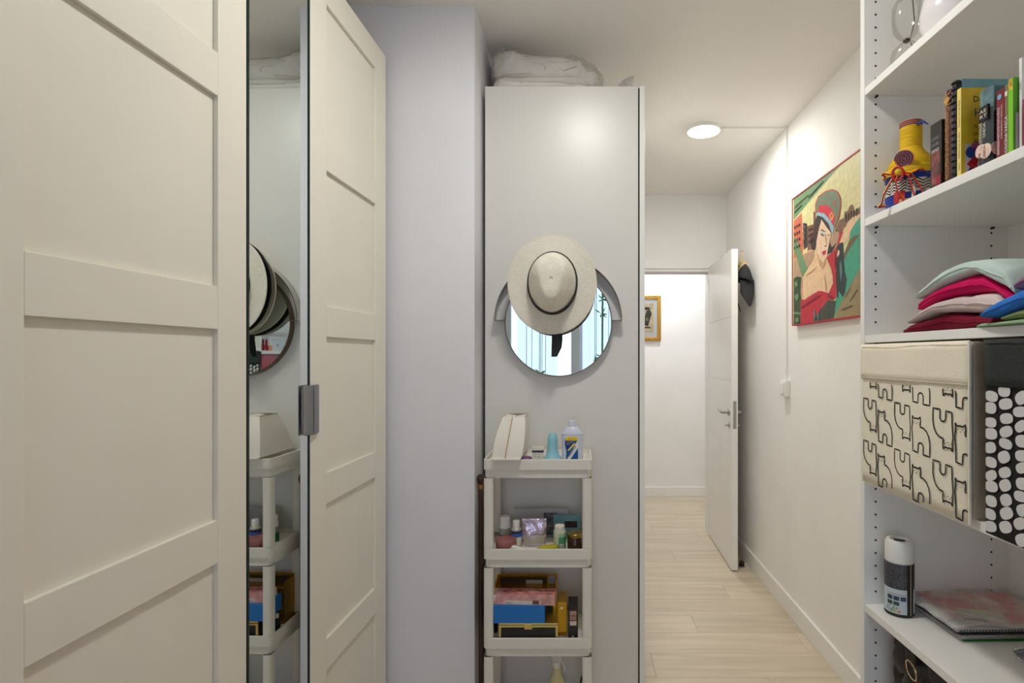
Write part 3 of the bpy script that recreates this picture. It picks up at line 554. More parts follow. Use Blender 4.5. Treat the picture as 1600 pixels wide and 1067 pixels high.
def wrap(poly, dz):
    xs = [p[0] for p in poly]; zs_ = [p[1] for p in poly]; m = MB()
    bm = bmesh.new(); vs_ = [bm.verts.new((p[0],0,p[1])) for p in poly]; bm.faces.new(vs_)
    for k in range(1, 14):
        x = -.034+.068*k/14; g = bm.verts[:]+bm.edges[:]+bm.faces[:]
        bmesh.ops.bisect_plane(bm, geom=g, plane_co=(x,0,0), plane_no=(1,0,0))
    bm.verts.index_update(); idx = {v: i for i, v in enumerate(bm.verts)}
    m.add([(v.co.x, -.62*.0372*math.sqrt(max(.05,1-(v.co.x/.0372)**2))-.0005-dz, v.co.z) for v in bm.verts], [tuple(idx[v] for v in f.verts) for f in bm.faces]); bm.free(); return m
lb = obj('label', wrap([(-.021,.0),(.019,.0),(.020,.03),(.0185,.055),(.020,.088),(.014,.096),(-.018,.096),(-.024,.086),(-.025,.07),(-.020,.04)],0), M('mexsana_blue', (16,84,150), .4), t)
obj('label_stripe', wrap([(-.021,.004),(-.012,.0),(.020,.056),(.0195,.082),(.0185,.084)],.0004), M('label_white', (232,232,232), .4), lb)
obj('label_flash', wrap([(-.022,.083),(.020,.083),(.019,.092),(.014,.098),(-.017,.098),(-.021,.092)],.0005), M('label_yellow', (240,214,30), .4), lb)
obj('label_dark', wrap([(-.024,.081),(-.021,.05),(-.016,.05),(.006,.081)],.0003), M('label_navy', (22,40,96), .4), lb)
obj('label_bar', wrap([(-.015,.046),(-.011,.043),(.011,.071),(.007,.074)],.0006), MATS['label_yellow'], lb)
dd = Vector((.030,0,.052)).normalized(); uu = Vector((-dd.z,0,dd.x))
text('Mexsana', NAVY, lb, (-.0145,-.0262,.011), dd, uu, .0085, .056)
text('TALCO', M('label_red', (170,40,30), .5), lb, (-.013,-.0255,.091), (1,0,0), (0,0,1), .004, .022)
text('ESPECIAL', MATS['label_red'], lb, (-.016,-.0255,.0855), (1,0,0), (0,0,1), .004, .03)
text('TALCO MEDICADO', MATS['label_white'], lb, (-.020,-.0248,.075), (1,0,0), (0,0,1), .003, .022)
text('150 g', MATS['label_white'], lb, (-.020,-.0248,.068), (1,0,0), (0,0,1), .003, .010)
# --- second tier
def bottle(name, label, x, y, z0, body, cap, bm_, cm, bands=(), n=24):
    t = thing(name, label, 'bottle', (x,y,z0)); b = obj('bottle_body', MB().lathe(body,n), bm_, t); obj('cap', MB().lathe(cap,n), cm, t)
    for r, a, c, m in bands: obj('label_band', MB().lathe([(r,a),(r+.0004,a+.0005),(r+.0004,c-.0005),(r,c)],n), m, t)
    return t
HAZ = M('hazy_clear_plastic', (150,148,142), .3); CRM = M('cream_plastic', (228,222,206), .45)
bottle('pump_bottle', 'white capped clear foam bottle with green label at back left of tray', -.264,1.915,F2,
       [(.019,0),(.020,.003),(.020,.06),(.019,.066),(.015,.068)], [(.0195,.066),(.020,.068),(.018,.085),(.016,.09),(.0175,.108),(.015,.114),(0,.115)], HAZ, WHITE, [(.0202,.004,.040,M('bottle_green', (28,92,52), .5))])
bottle('lotion_bottle', 'small clear bottle with white cap and blue label on second tray', -.221,1.885,F2,
       [(.0165,0),(.0175,.003),(.0175,.073),(.013,.08),(.010,.084)], [(.0115,.083),(.0118,.085),(.0115,.108),(.010,.11),(0,.11)], M('clear_grey_plastic', (176,172,158), .25), WHITE,
       [(.0177,.056,.068,NAVY),(.0178,.042,.055,M('cobalt_label', (34,96,176), .5)),(.0177,.006,.041,CARD)])
t = thing('cream_jar', 'round jar with dusty pink lid at front of second tray', 'jar', (-.252,1.853,F2))
PNK = M('dusty_pink_plastic', (150,92,88), .45)
obj('jar_body', MB().lathe([(.031,0),(.033,.003),(.033,.024)],32), M('jar_rose', (128,78,76), .4), t)
obj('lid', MB().lathe([(.0345,.02),(.0352,.022),(.0352,.048),(.033,.052),(.020,.0535),(0,.054)],36), PNK, t)
IRI = M('iridescent_foil', (206,188,204), .16, .75, var=.25, scale=28, bump=.9, bscale=34)
t = thing('foil_packet', 'shiny lilac foil packet standing in the middle of second tray', 'packet', (-.159,1.878,F2))
def pk(sd): return lambda u,v: ((u-.5)*.083, sd*(.0005+.009*math.sin(math.pi*u)**.6*math.sin(math.pi*v)**.6)+.006*v+.002*math.sin(9*u+5*v), .112*v)
obj('packet_front', MB().grid(22,24,pk(-1)), IRI, t, smooth=60); obj('packet_back', MB().grid(22,24,pk(1)), IRI, t, smooth=60)
obj('packet_panel', MB().grid(12,6,lambda u,v: ((u-.5)*.07, pk(-1)(u*.8+.1, .08+.36*v)[1]-.0012, .112*(.08+.36*v))), M('packet_lower_print', (196,186,176), .3, .3), t)
obj('crimp_seal', box(-.0415,.0415,.004,.008,.108,.114), IRI, t)
t = thing('grey_carton', 'wide pale grey carton at the back of second tray', 'carton', (-.238,1.975,F2))
obj('carton', box(0,.194,0,.014,0,.1215), M('pale_grey_card', (176,176,178), .5), t, bevel=.0008)
obj('photo_print', box(.105,.152,-.0006,0,.01,.105), M('dark_photo_print', (84,84,92), .4, var=.4, scale=60), t)
obj('photo_stripe', box(.105,.152,-.0009,-.0005,.044,.052), M('photo_skin_stripe', (140,104,96), .5), t)
t = thing('green_tube', 'cream and green upright cosmetic tube on second tray', 'tube', (-.071,1.862,F2))
obj('tube_body', MB().lathe([(.0195,0),(.0205,.002),(.0205,.078),(.0185,.083)],28), [M('pale_green_plastic', (190,196,170), .4)], t)
obj('cap', MB().lathe([(.0165,.083),(.0168,.084),(.0165,.101),(.015,.103),(0,.103)],28), CRM, t)
def arcp(r, a0, a1, z0, z1, n=12): return MB().grid(n, 2, lambda u,v: (r*math.sin(R(a0+(a1-a0)*u)), -r*math.cos(R(a0+(a1-a0)*u)), z0+(z1-z0)*v))
obj('green_label', arcp(.0208,-8,110,.0,.055), M('leaf_green_label', (64,140,96), .5), t)
obj('pale_label', arcp(.0208,-8,110,.055,.07), M('mist_green_label', (150,186,150), .5), t)
obj('barcode_patch', arcp(.0211,2,48,.004,.026), CARD, t)
for i in range(6): obj('barcode_bar', arcp(.0213,5+7*i,8+7*i,.006,.024,3), BLACK, t)
t = thing('amber_jar', 'dark amber glass jar with gold lid at right of second tray', 'jar', (-.018,1.862,F2))
obj('jar_body', MB().lathe([(.024,0),(.026,.003),(.0265,.045),(.0235,.054)],30), M('amber_glass', (58,34,18), .12, var=.3, scale=30), t)
obj('lid', MB().lathe([(.0255,.052),(.026,.053),(.026,.066),(.0245,.068),(0,.0675)],30), M('tarnished_gold_lid', (150,124,60), .35, .8, var=.2, scale=60), t)
t = thing('teal_box', 'flat teal box behind the gold lidded amber jar', 'box', (-.096,1.955,F2))
obj('carton', box(0,.094,0,.012,0,.106), M('teal_card', (104,150,154), .5), t, bevel=.0008)
obj('dark_print', box(.040,.084,-.0008,0,.05,.078), M('dark_brown_print', (42,26,24), .4, var=.5, scale=150), t)
t = thing('yellow_packet', 'crumpled yellow packet lying at front of second tray', 'packet', (-.113,1.837,F2))
obj('packet', lump(-.03,.036,-.012,.014,0,.036,.6,.004,60,2,lambda x,y: .55+.45*x,28,12), M('yellow_foil', (196,184,22), .3, .2, bump=.5, bscale=200), t)
obj('packet_fold', box(-.034,-.024,-.008,.010,.004,.010), MATS['yellow_foil'], t, bevel=.001)
t = thing('white_tube', 'white squeezed tube lying along front rim of second tray', 'tube', (-.205,1.834,F2+.008))
def wt(u, v):
    a = 2*math.pi*v; r = .010*(1-.2*u); return (-.045+.10*u, r*math.cos(a)*(1+.2*u), .004+(r*(1-.75*u))*math.sin(a)-.006*u+.003*math.sin(8*u))
obj('tube_body', MB().grid(20,14,wt), M('tube_translucent_white', (222,220,212), .3), t, smooth=60)
obj('cap', MB().lathe([(.0095,.045),(.010,.046),(.010,.064),(0,.065)],18,(0,0,.004),axis='x'), WHITE, t)
# --- third tier
GOLD = M('gold_foil_card', (196,150,40), .25, .8, bump=.15, bscale=90); GOLDP = M('pale_gold_metal', (214,194,120), .22, .95); BLK = M('black_card', (24,22,22), .45)
t = thing('gold_gift_box', 'open gold foil gift box at the back of third tray', 'box', (-.302,1.925,F3))
obj('box_shell', MB().box(0,.219,.062,.066,0,.176).box(0,.219,0,.004,0,.135).box(0,.004,.004,.062,0,.165).box(.215,.219,.004,.062,0,.165).box(.004,.215,.004,.062,0,.003), GOLD, t)
obj('inner_lining', box(.012,.18,.055,.0615,.125,.165), M('dark_brown_lining', (60,44,30), .6), t)
obj('inner_flap', box(.004,.215,.003,.062,.137,.141), GOLD, t, bevel=.0005)
obj('insert_label', box(.105,.165,.0535,.055,.142,.156), M('pale_label_grey', (190,184,176), .5), t)
obj('corner_tab', box(.186,.213,.0545,.0615,.135,.17), M('lilac_grey_card', (160,156,166), .5), t)
obj('black_panel', box(.14,.205,-.0008,0,.015,.09), BLK, t)
t = thing('gold_clasp_box', 'black box with pale gold frame and clasp at front of third tray', 'box', (-.271,1.822,F3))
obj('box_body', box(0,.195,0,.10,0,.058), BLK, t, bevel=.001)
obj('gold_frame', MB().box(-.001,.196,-.0025,.002,0,.007).box(-.001,.196,-.0025,.002,.046,.052).box(-.001,.007,-.0025,.002,.007,.046).box(.188,.196,-.0025,.002,.007,.046), GOLDP, t, bevel=.0006)
obj('lid_edge', box(-.001,.196,-.0025,.101,.054,.060), GOLDP, t, bevel=.0006)
obj('clasp', box(.084,.111,-.005,-.002,.040,.060), GOLDP, t, bevel=.0015)
t = thing('blue_box', 'bright blue carton stacked on the black and gold box', 'box', (-.297,1.819,F3+.060))
BLU = M('bright_blue_card', (22,112,190), .5)
obj('carton', box(0,.178,0,.095,0,.054), BLU, t, bevel=.001)
obj('lid_flap', box(.001,.177,.001,.094,.054,.0555), BLU, t, bevel=.0004)
t = thing('pink_box', 'torn pink patterned cosmetic box on top of the blue box', 'box', (-.298,1.832,F3+.1157), R(-2))
PKC = M('pink_print_card', (204,150,144), .5, var=.12, scale=40)
obj('carton', box(.012,.212,0,.055,0,.034), PKC, t, bevel=.001)
obj('top_print', box(.035,.21,.002,.053,.0339,.0345), M('rose_print', (190,118,116), .5, var=.3, scale=50), t)
obj('white_panel', box(.045,.165,-.0006,0,.002,.015), M('pale_print', (214,206,202), .5), t)
obj('swatch', box(.138,.16,-.0009,0,.004,.016), M('brown_swatch', (110,66,58), .5), t)
obj('torn_flap', MB().add([(.012,0,0),(-.006,.004,.003),(-.004,.002,.03),(.012,0,.034),(.012,.055,0),(-.004,.05,.004),(-.002,.05,.033),(.012,.055,.034)], [(0,1,2,3),(4,5,6,7)]), CARD, t, solid=.0008)
text('80%', M('white_ink', (240,236,232), .5), t, (.12,.02,.0348), (1,0,0), (0,1,0), .016); text('MAX COLOR', MATS['white_ink'], t, (.16,.02,.0348), (1,0,0), (0,1,0), .007, .04)
text('XXL', NAVY, t, (.05,-.001,.004), (1,0,0), (0,0,1), .007)
t = thing('gold_carton', 'tall narrow gold carton standing right of the stacked boxes', 'box', (-.0765,1.835,F3))
obj('carton', box(0,.031,0,.09,0,.144), GOLD, t, bevel=.001); obj('emblem', box(.010,.018,-.0006,0,.118,.126), CARD, t)
obj('base_print', box(.001,.030,-.0006,0,.0,.012), M('lilac_grey_card', (160,156,166), .5), t)
t = thing('shade_box', 'narrow black box with three shade swatches at right of third tray', 'box', (-.0415,1.825,F3))
obj('carton', box(0,.033,0,.08,0,.134), BLK, t, bevel=.001)
for i, c in enumerate(((176,140,112),(160,124,104),(206,190,180))): obj('swatch', box(.006,.028,-.0007,0,.100-.020*i,.117-.020*i), M('shade_swatch_%d' % i, c, .5, var=.1, scale=90), t)
text('A', CARD, t, (.012,-.001,.012), (1,0,0), (0,0,1), .009)
t = thing('hair_oil_bottle', 'small clear bottle lying dark behind stacked boxes on third tray', 'bottle', (-.297,1.885,F3))
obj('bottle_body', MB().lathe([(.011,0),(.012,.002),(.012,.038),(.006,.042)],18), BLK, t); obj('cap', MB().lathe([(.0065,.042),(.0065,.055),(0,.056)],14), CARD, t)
# --- bottom tier
t = thing('spray_bottle', 'pale yellow spray bottle with clear trigger on bottom tray', 'bottle', (-.083,1.905,F4))
PYL = M('pale_yellow_liquid', (214,206,150), .3)
obj('bottle_body', MB().lathe([(.024,0),(.026,.004),(.026,.10),(.022,.135),(.013,.15),(.0115,.19)],24), PYL, t)
obj('collar', MB().lathe([(.014,.178),(.0145,.18),(.0145,.196),(.012,.2)],20), CRM, t)
hd = obj('spray_head', MB().prism([(-.014,.2),(.014,.2),(.018,.216),(.012,.224),(-.02,.224),(-.026,.216),(-.016,.212)],-.009,.009,'y'), M('frosted_plastic', (206,204,196), .3), t, bevel=.002)
obj('trigger', MB().tube([(.010,0,.206),(.022,-.004,.195),(.028,-.006,.17),(.024,-.006,.16)],[.005,.005,.004,.003],8), MATS['frosted_plastic'], hd)
t = thing('makeup_brush', 'thin dark makeup brush leaning on bottom tray beside spray bottle', 'brush', (-.025,1.87,F4)); t.rotation_euler = (R(-4), R(12), 0)
obj('brush_handle', MB().lathe([(.003,0),(.0045,.03),(.0035,.15)],10), BLK, t); obj('ferrule', MB().lathe([(.004,.15),(.0042,.17)],10), CHROME, t)
obj('bristles', MB().lathe([(.004,.17),(.005,.18),(.001,.205),(0,.206)],10), M('tan_bristle', (180,150,120), .8), t)
t = thing('maroon_case', 'flat maroon case lying on bottom tray of trolley', 'case', (-.29,1.83,F4))
obj('case_body', box(0,.2,0,.15,0,.03), M('maroon_case_red', (110,28,48), .5), t, bevel=.006); obj('case_seam', box(-.001,.201,-.001,.151,.014,.016), BLK, t)

# items whose height above the tray floor is set here (metres)
for o in list(bpy.data.objects):
    if o.parent is None and o.name in ITEM_TOP:
        zs_ = [v.co.z for c in o.children if c.type == 'MESH' for v in c.data.vertices]; o.scale.z = ITEM_TOP[o.name]/max(zs_)
# ================================================================ DOOR SIDE: cap, hooks, stop, hallway picture
for i, (y, lb_) in enumerate(((3.585,'nearest the door edge'),(3.70,'in the middle of three'),(3.76,'farthest from the door edge'))):
    t = thing('over_door_hook', 'small grey metal hook over top of the open door, '+lb_, 'hook', (.9565+(y-3.45)*.0306, y, 2.0365), R(-1.75), 'hooks over the door')
    obj('hook_strap', MB().strip([(-.0025,0,-.035),(-.0025,0,.0015),(.0435,0,.0015),(.0435,0,-.10),(.058,0,-.13),(.066,0,-.11)], (0,.011,0), .0018), M('grey_steel', (96,92,90), .4, .6), t)
    obj('hook_tip', MB().lathe([(0,-.004),(.004,0),(0,.004)],8,(.066,0,-.108)), MATS['grey_steel'], t)
CAPM = M('black_cap_cloth', (38,37,40), .85, var=.1, scale=40, bump=.3, bscale=240)
t = thing('cap', 'black peaked cap hanging behind the edge of the open door', 'cap', (1.047,3.50,1.80))
def dome(u, v):
    a = 2*math.pi*u; b = math.pi/2*v; r = math.cos(b)
    fold = 1+.06*math.sin(3*a+1)
    return (.045*r*math.cos(a)*fold+.006*math.sin(b), .085*r*math.sin(a), .035+.105*math.sin(b)*fold-.02*math.cos(a)*r)
obj('crown', MB().grid(36,12,dome,wrap=True), CAPM, t, smooth=60, solid=.003)
def visor(u, v):
    s = u*2-1; return (-.035+.085*u, -.055-.045*v*(1-s*s)+.02*s*s, .04-.155*v*(1-.75*abs(s)**1.5)-.04*(1-u)*v)
obj('visor', MB().grid(20,10,visor), CAPM, t, smooth=60, solid=.004)
obj('button', MB().lathe([(0,.136),(.008,.138),(.006,.143),(0,.144)],10,(.006,0,0)), CAPM, t)
obj('strap', MB().strip([(-.04,.06,.03),(-.045,.03,-.06),(-.038,-.02,-.13),(-.034,-.03,-.16)], (0,.018,0), .002), CAPM, t)
t = thing('straw_tassel', 'tan straw ornament with green bead poking out above the black cap', 'ornament', (1.018,3.505,1.945))
TAN = M('tan_straw', (206,180,130), .7, var=.1, scale=80)
obj('straw_loop', MB().strip([(-.012,0,-.03),(.0,-.01,.02),(.012,-.012,.05),(.020,-.01,.085),(.012,0,.09)], (0,.03,.004), .003), TAN, t)
obj('straw_fan', MB().prism([(-.01,-.045),(.052,-.06),(.056,-.01),(.03,.028),(.002,.01)],-.01,.0,'y'), TAN, t, bevel=.003)
obj('bead', MB().lathe([(0,-.009),(.007,-.006),(.009,0),(.007,.006),(0,.009)],12,(-.012,-.016,.0)), M('lime_bead', (150,200,70), .4), t)
t = thing('door_stop', 'small dark rubber stopper on the floor behind the door', 'door stop', (1.04,3.53,0))
obj('stop_base', MB().lathe([(.022,0),(.022,.006),(.014,.01)],18), CHROME, t); obj('rubber', MB().lathe([(.014,.01),(.016,.014),(.016,.03),(.012,.036),(0,.037)],18), M('black_rubber', (25,25,26), .7), t)
pf = thing('framed_picture', 'small parchment picture in ornate gold frame on the hallway wall', 'picture', (.42,5.31,1.507))
GFR = M('antique_gold_frame', (188,142,58), .35, .7, bump=.5, bscale=90)
FW, FH, FB = .358, .437, .034
for a in ((0,FW,0,FB),(0,FW,FH-FB,FH),(0,FB,FB,FH-FB),(FW-FB,FW,FB,FH-FB)): obj('frame_moulding', box(a[0],a[1],-.026,0,a[2],a[3]), GFR, pf, bevel=.006)
mb = MB()
for i in range(22):
    for (x, z) in ((.012+i*(FW-.024)/21,.010),(.012+i*(FW-.024)/21,FH-.010)): mb.lathe([(.0075,.024),(.0055,.029),(0,.031)],8,(x,0,z),axis='y')
for i in range(26):
    for (x, z) in ((.010,.012+i*(FH-.024)/25),(FW-.010,.012+i*(FH-.024)/25)): mb.lathe([(.0075,.024),(.0055,.029),(0,.031)],8,(x,0,z),axis='y')
o_ = obj('beading', mb, GFR, pf); o_['kind'] = 'stuff'
obj('mat_board', box(FB,FW-FB,-.010,-.002,FB,FH-FB), M('pale_grey_mat', (218,220,220), .7), pf)
PAR = M('parchment', (214,196,158), .8, var=.06, scale=20)
obj('parchment', MB().prism([(.07,.075),(.15,.07),(.22,.078),(.288,.074),(.29,.2),(.286,.30),(.289,.362),(.2,.358),(.12,.364),(.068,.36),(.072,.2)],-.0115,-.0101,'y'), PAR, pf)
INK = M('sepia_ink', (44,40,36), .7)
mb = MB()
for q in ([(.12,.12),(.26,.12),(.255,.135),(.125,.135)], [(.2,.15),(.235,.14),(.25,.2),(.27,.26),(.255,.30),(.22,.29),(.205,.24)], [(.13,.16),(.16,.15),(.175,.22),(.165,.29),(.135,.28)], [(.11,.305),(.27,.31),(.27,.316),(.11,.311)], [(.20,.255),(.17,.24),(.165,.25),(.2,.268)], [(.16,.296),(.25,.298),(.245,.325),(.165,.322)]):
    mb.prism(q,-.0121,-.0116,'y')
obj('figure_print', mb, INK, pf); 
mb = MB()
for q in ([(.215,.19),(.235,.19),(.235,.22),(.215,.225)],[(.14,.18),(.155,.18),(.155,.2),(.14,.2)]): mb.prism(q,-.0126,-.0122,'y')
obj('green_print', mb, M('olive_print', (120,130,60), .7), pf)
obj('glazing', box(FB,FW-FB,-.0165,-.0155,FB,FH-FB), M_clear('picture_glass', (252,252,252), .03), pf)
# ================================================================ POSTER
ps = thing('pin_up_poster', 'colourful canvas print of a woman in a military cap and red dress', 'poster', (1.105,2.79,1.512))
obj('canvas', box(-.024,0,-.68,0,0,.648), M('poster_red_edge', (176,34,46), .6), ps, bevel=.001)
PC = dict(moss=(106,140,98), brick=(196,104,80), soot=(48,42,40), umber=(124,88,64), sand=(178,146,116), coral=(214,140,116), leaf=(46,74,46), teal=(62,156,128), khaki=(150,132,92), olive=(104,92,62),
          skin=(226,190,150), crimson=(186,30,52), pine=(60,68,52), glove=(30,48,48), shine=(90,124,122), hair=(58,42,38), face=(232,200,168), blush=(232,186,162), cap=(112,126,98), scarlet=(208,40,60), powder=(152,186,204), gold=(220,160,90))
def PM(k, c): return M('poster_'+k, c, .55, var=.05, scale=40)
obj('sky_print', MB().add([(-.0242,-.004,.005),(-.0242,-.676,.005),(-.0242,-.676,.643),(-.0242,-.004,.643)], [(0,1,2,3)]), PM('sky', (214,206,148)), ps)
NAMES = dict(moss='green_band_print', skin='skin_print', crimson='red_print', hair='hair_print', face='face_print', cap='cap_print', glove='glove_print', teal='teal_print')
for i, (k, pts) in enumerate(POSTER):
    pts = [(max(.004, min(.676, a if a < .64 else .676)), max(.005, min(.643, b))) for a, b in pts]
    obj(NAMES.get(k, 'scene_print'), MB().add([(-.0243-.00006*i, -a, b) for a, b in pts], [tuple(range(len(pts)))]), PM(k, PC[k]), ps)
DET = [('soot',[(.03+.028*i,.50-.034*j),(.042+.028*i,.502-.034*j),(.042+.028*i,.488-.034*j),(.03+.028*i,.486-.034*j)]) for i in range(3) for j in range(4)]
DET += [('khaki',[(.135+.016*i,.475-.03*j),(.143+.016*i,.475-.03*j),(.143+.016*i,.462-.03*j),(.135+.016*i,.462-.03*j)]) for i in range(2) for j in range(3)]
DET += [('soot',[(.20+.018*i,.45-.028*j),(.208+.018*i,.45-.028*j),(.208+.018*i,.436-.028*j),(.20+.018*i,.436-.028*j)]) for i in range(3) for j in range(3)]
DET += [('soot',[(.56+.022*i,.425-.0*i),(.567+.022*i,.425),(.567+.022*i,.395),(.56+.022*i,.395)]) for i in range(5)]
DET += [('shade',[(.292,.322),(.319,.287),(.355,.263),(.385,.276),(.375,.250),(.350,.236),(.318,.262)]),('shade',[(.170,.236),(.24,.245),(.30,.262),(.24,.238),(.17,.230)]),('shade',[(.368,.205),(.374,.205),(.392,.132),(.384,.134)]),
        ('shade',[(.120,.224),(.132,.230),(.122,.165),(.130,.125),(.120,.123),(.110,.167)]),('maroon',[(.118,.09),(.30,.125),(.34,.118),(.30,.112),(.118,.078)]),('maroon',[(.40,.118),(.416,.098),(.46,.09),(.44,.105)]),('maroon',[(.47,.30),(.478,.27),(.474,.21),(.468,.24)]),
        ('shine',[(.256,.062),(.272,.058),(.276,.02),(.262,.018)]),('shine',[(.30,.04),(.312,.046),(.316,.012),(.304,.012)]),('moss',[(.03,.15),(.07,.16),(.09,.14),(.06,.12)]),('moss',[(.03,.215),(.06,.225),(.08,.2),(.05,.19)]),('moss',[(.04,.035),(.08,.04),(.09,.02),(.05,.015)]),
        ('powder',[(.326,.398),(.345,.402),(.374,.384),(.346,.391)]),('white',[(.338,.388),(.352,.388),(.362,.381),(.345,.381)]),('glove',[(.346,.389),(.354,.388),(.353,.380),(.347,.381)]),('white',[(.402,.374),(.412,.374),(.412,.369),(.404,.369)]),
        ('shade',[(.376,.385),(.381,.385),(.394,.338),(.388,.334)]),('soot',[(.56,.09),(.60,.12),(.602,.117),(.562,.086)]),('soot',[(.60,.07),(.66,.11),(.662,.106),(.602,.066)]),('soot',[(.53,.04),(.62,.05),(.62,.046),(.53,.036)]),('olive',[(.03,.60),(.20,.615),(.20,.609),(.03,.592)]),('leaf',[(.03,.575),(.12,.588),(.12,.580),(.03,.566)]),('leaf',[(.2,.60),(.36,.628),(.36,.622),(.2,.592)])]
PC.update(shade=(200,156,118), maroon=(136,18,38), white=(226,222,210))
for k, pts in DET: obj('detail_print', MB().add([(-.0270, -a, b) for a, b in pts], [tuple(range(len(pts)))]), PM(k, PC[k]), ps)
obj('rim_print', MB().box(-.0275,-.0235,-.68,0,0,.006).box(-.0275,-.0235,-.68,0,.642,.648).box(-.0275,-.0235,-.005,0,.006,.642), MATS['poster_red_edge'], ps)
# ================================================================ BOOKCASE
TH = R(1.272); ct_, st_ = math.cos(TH), math.sin(TH)
def BC(lx, ly, z): return (.708+lx*ct_-ly*st_, 1.366+lx*st_+ly*ct_, z)
BKM = M('bookcase_white_melamine', (242,240,235), .4, var=.006, scale=5)
bk = thing('bookcase', 'white open bookcase of adjustable shelves against the right wall', 'bookcase', BC(0,0,0), TH)
obj('side_panel', box(0,.372,0,.018,0,2.36), BKM, bk, bevel=.0012)
obj('side_panel', box(0,.372,-.783,-.765,0,2.36), BKM, bk, bevel=.0012)
obj('back_panel', box(.366,.372,-.765,0,.05,2.36), BKM, bk)
obj('plinth', box(.02,.035,-.765,0,0,.05), BKM, bk)
SH = [.069,.39,.741,1.063,1.411,1.702,2.028,2.36]
for z in SH: obj('shelf', box(.0015,.3655,-.7645,-.0005,z-.019,z), BKM, bk, bevel=.0012)
mb = MB()
for lx in (.029,.323):
    z = .10
    while z < 2.3:
        if all(not (s-.022 < z < s+.003) for s in SH):
            mb.lathe([(.0026,.0008),(.0026,-.0004)],8,(lx,0,z),axis='y'); mb.lathe([(.0026,.7642),(.0026,.7655)],8,(lx,0,z),axis='y')
        z += .032
o_ = obj('peg_holes', mb, M('peg_hole_dark', (36,32,30), .8), bk); o_['kind'] = 'stuff'
for z in SH[1:-1]:
    for lx in (.029,.323): obj('shelf_peg', MB().lathe([(.0028,.0),(.0028,.008),(.002,.009)],10,(lx,0,z-.0222),axis='y'), BLACK, bk)
# --- hourglass and vase on the top shelf
GLS = M_clear('thin_clear_glass', (252,253,252), .04, .02)
t = thing('hourglass', 'clear blown glass hourglass with yellow sand beside white vase', 'hourglass', BC(.045,-.10,2.028), TH)
obj('lower_bulb', MB().lathe([(.018,.001),(.030,.008),(.034,.024),(.030,.040),(.016,.054),(.0045,.061)],28), GLS, t)
obj('upper_bulb', MB().lathe([(.0045,.061),(.016,.068),(.028,.085),(.031,.11),(.030,.14),(.022,.156),(.008,.164)],28), GLS, t)
obj('sand', MB().lathe([(.017,.002),(.028,.008),(.026,.014),(0,.020)],24), M('yellow_sand', (214,160,60), .8), t)
obj('neck_ring', MB().lathe([(.0055,.058),(.0075,.060),(.0075,.063),(.0055,.065)],14), M('dark_wire', (60,52,46), .4, .8), t)
obj('wire_frame', MB().tube([(.026,.022,.0),(.030,.024,.06),(.02,.02,.075),(.034,.024,.12),(.02,.01,.17)], .0012, 6), MATS['dark_wire'], t)
t = thing('white_vase', 'glossy white ceramic egg shaped vase on the top shelf', 'vase', BC(.082,-.215,2.028), TH)
obj('vase_body', MB().lathe([(.045,0),(.058,.008),(.069,.035),(.070,.06),(.064,.09),(.052,.125),(.040,.155),(.030,.18),(.026,.2),(.029,.214),(.026,.214),(.022,.19)],40), M('glazed_white_ceramic', (232,226,226), .12, coat=.5), t)
obj('foot_ring', MB().lathe([(.046,0),(.047,.001),(.046,.002)],30), MATS['glazed_white_ceramic'], t)
t = thing('dark_figurine', 'dark figurine half hidden behind the white vase', 'figurine', BC(.10,-.34,2.028), TH)
obj('figure_body', MB().lathe([(.03,0),(.034,.01),(.022,.05),(.026,.09),(.014,.12),(.018,.14),(.012,.158),(0,.162)],20), M('dark_bronze_figure', (52,44,40), .4, .3), t)
obj('figure_base', MB().lathe([(.036,0),(.037,.003),(.036,.006)],20), BLACK, t)
# --- souvenir bottle
YEL = M('yellow_cord', (238,196,24), .6, bump=.6, bscale=30, stretch=(.2,.2,12)); BLC = M('royal_blue_cord', (24,62,160), .5, bump=.6, bscale=30, stretch=(.2,.2,12))
REDC = M('red_cord', (196,36,36), .6); PURP = M('purple_cord', (86,44,120), .6); ORG = M('orange_cord', (232,150,80), .6)
t = thing('souvenir_bottle', 'yellow and blue cord wrapped souvenir bottle tied with striped ribbons', 'bottle', BC(.064,-.086,1.702), R(-31))
def ridged(prof, st=.0028):
    out = []
    for (r0,h0),(r1,h1) in zip(prof, prof[1:]):
        n = max(1, int(math.hypot(r1-r0,h1-h0)/st))
        for i in range(n):
            f = i/n; out.append((r0+(r1-r0)*f, h0+(h1-h0)*f)); f = (i+.5)/n; out.append((r0+(r1-r0)*f+.0009, h0+(h1-h0)*f))
    return out+[prof[-1]]
obj('lower_body', MB().lathe([(.046,0),(.050,.003),(.0525,.012)]+ridged([(.0525,.013),(.053,.075)]),36), BLC, t)
obj('shoulder', MB().lathe(ridged([(.0535,.075),(.053,.088),(.046,.108),(.036,.123),(.027,.134),(.0225,.143)]),36), YEL, t)
obj('neck', MB().lathe(ridged([(.0228,.143),(.0225,.192)]),30), YEL, t)
mp_ = obj('mouth', MB().lathe(ridged([(.0225,.192),(.022,.205)],.004)+[(.018,.206),(.017,.19)],30), PURP, t)
for z in (.1955,.1995,.2035): obj('mouth_ring', MB().tube([(.0233*math.cos(a*.2618),.0233*math.sin(a*.2618),z) for a in range(24)], .0009, 6, closed=True), ORG, mp_)
obj('blue_tassel', MB().tube([(.012,-.02,.19),(.024,-.022,.194),(.034,-.024,.184)],[.003,.0028,.001],6), BLC, t)
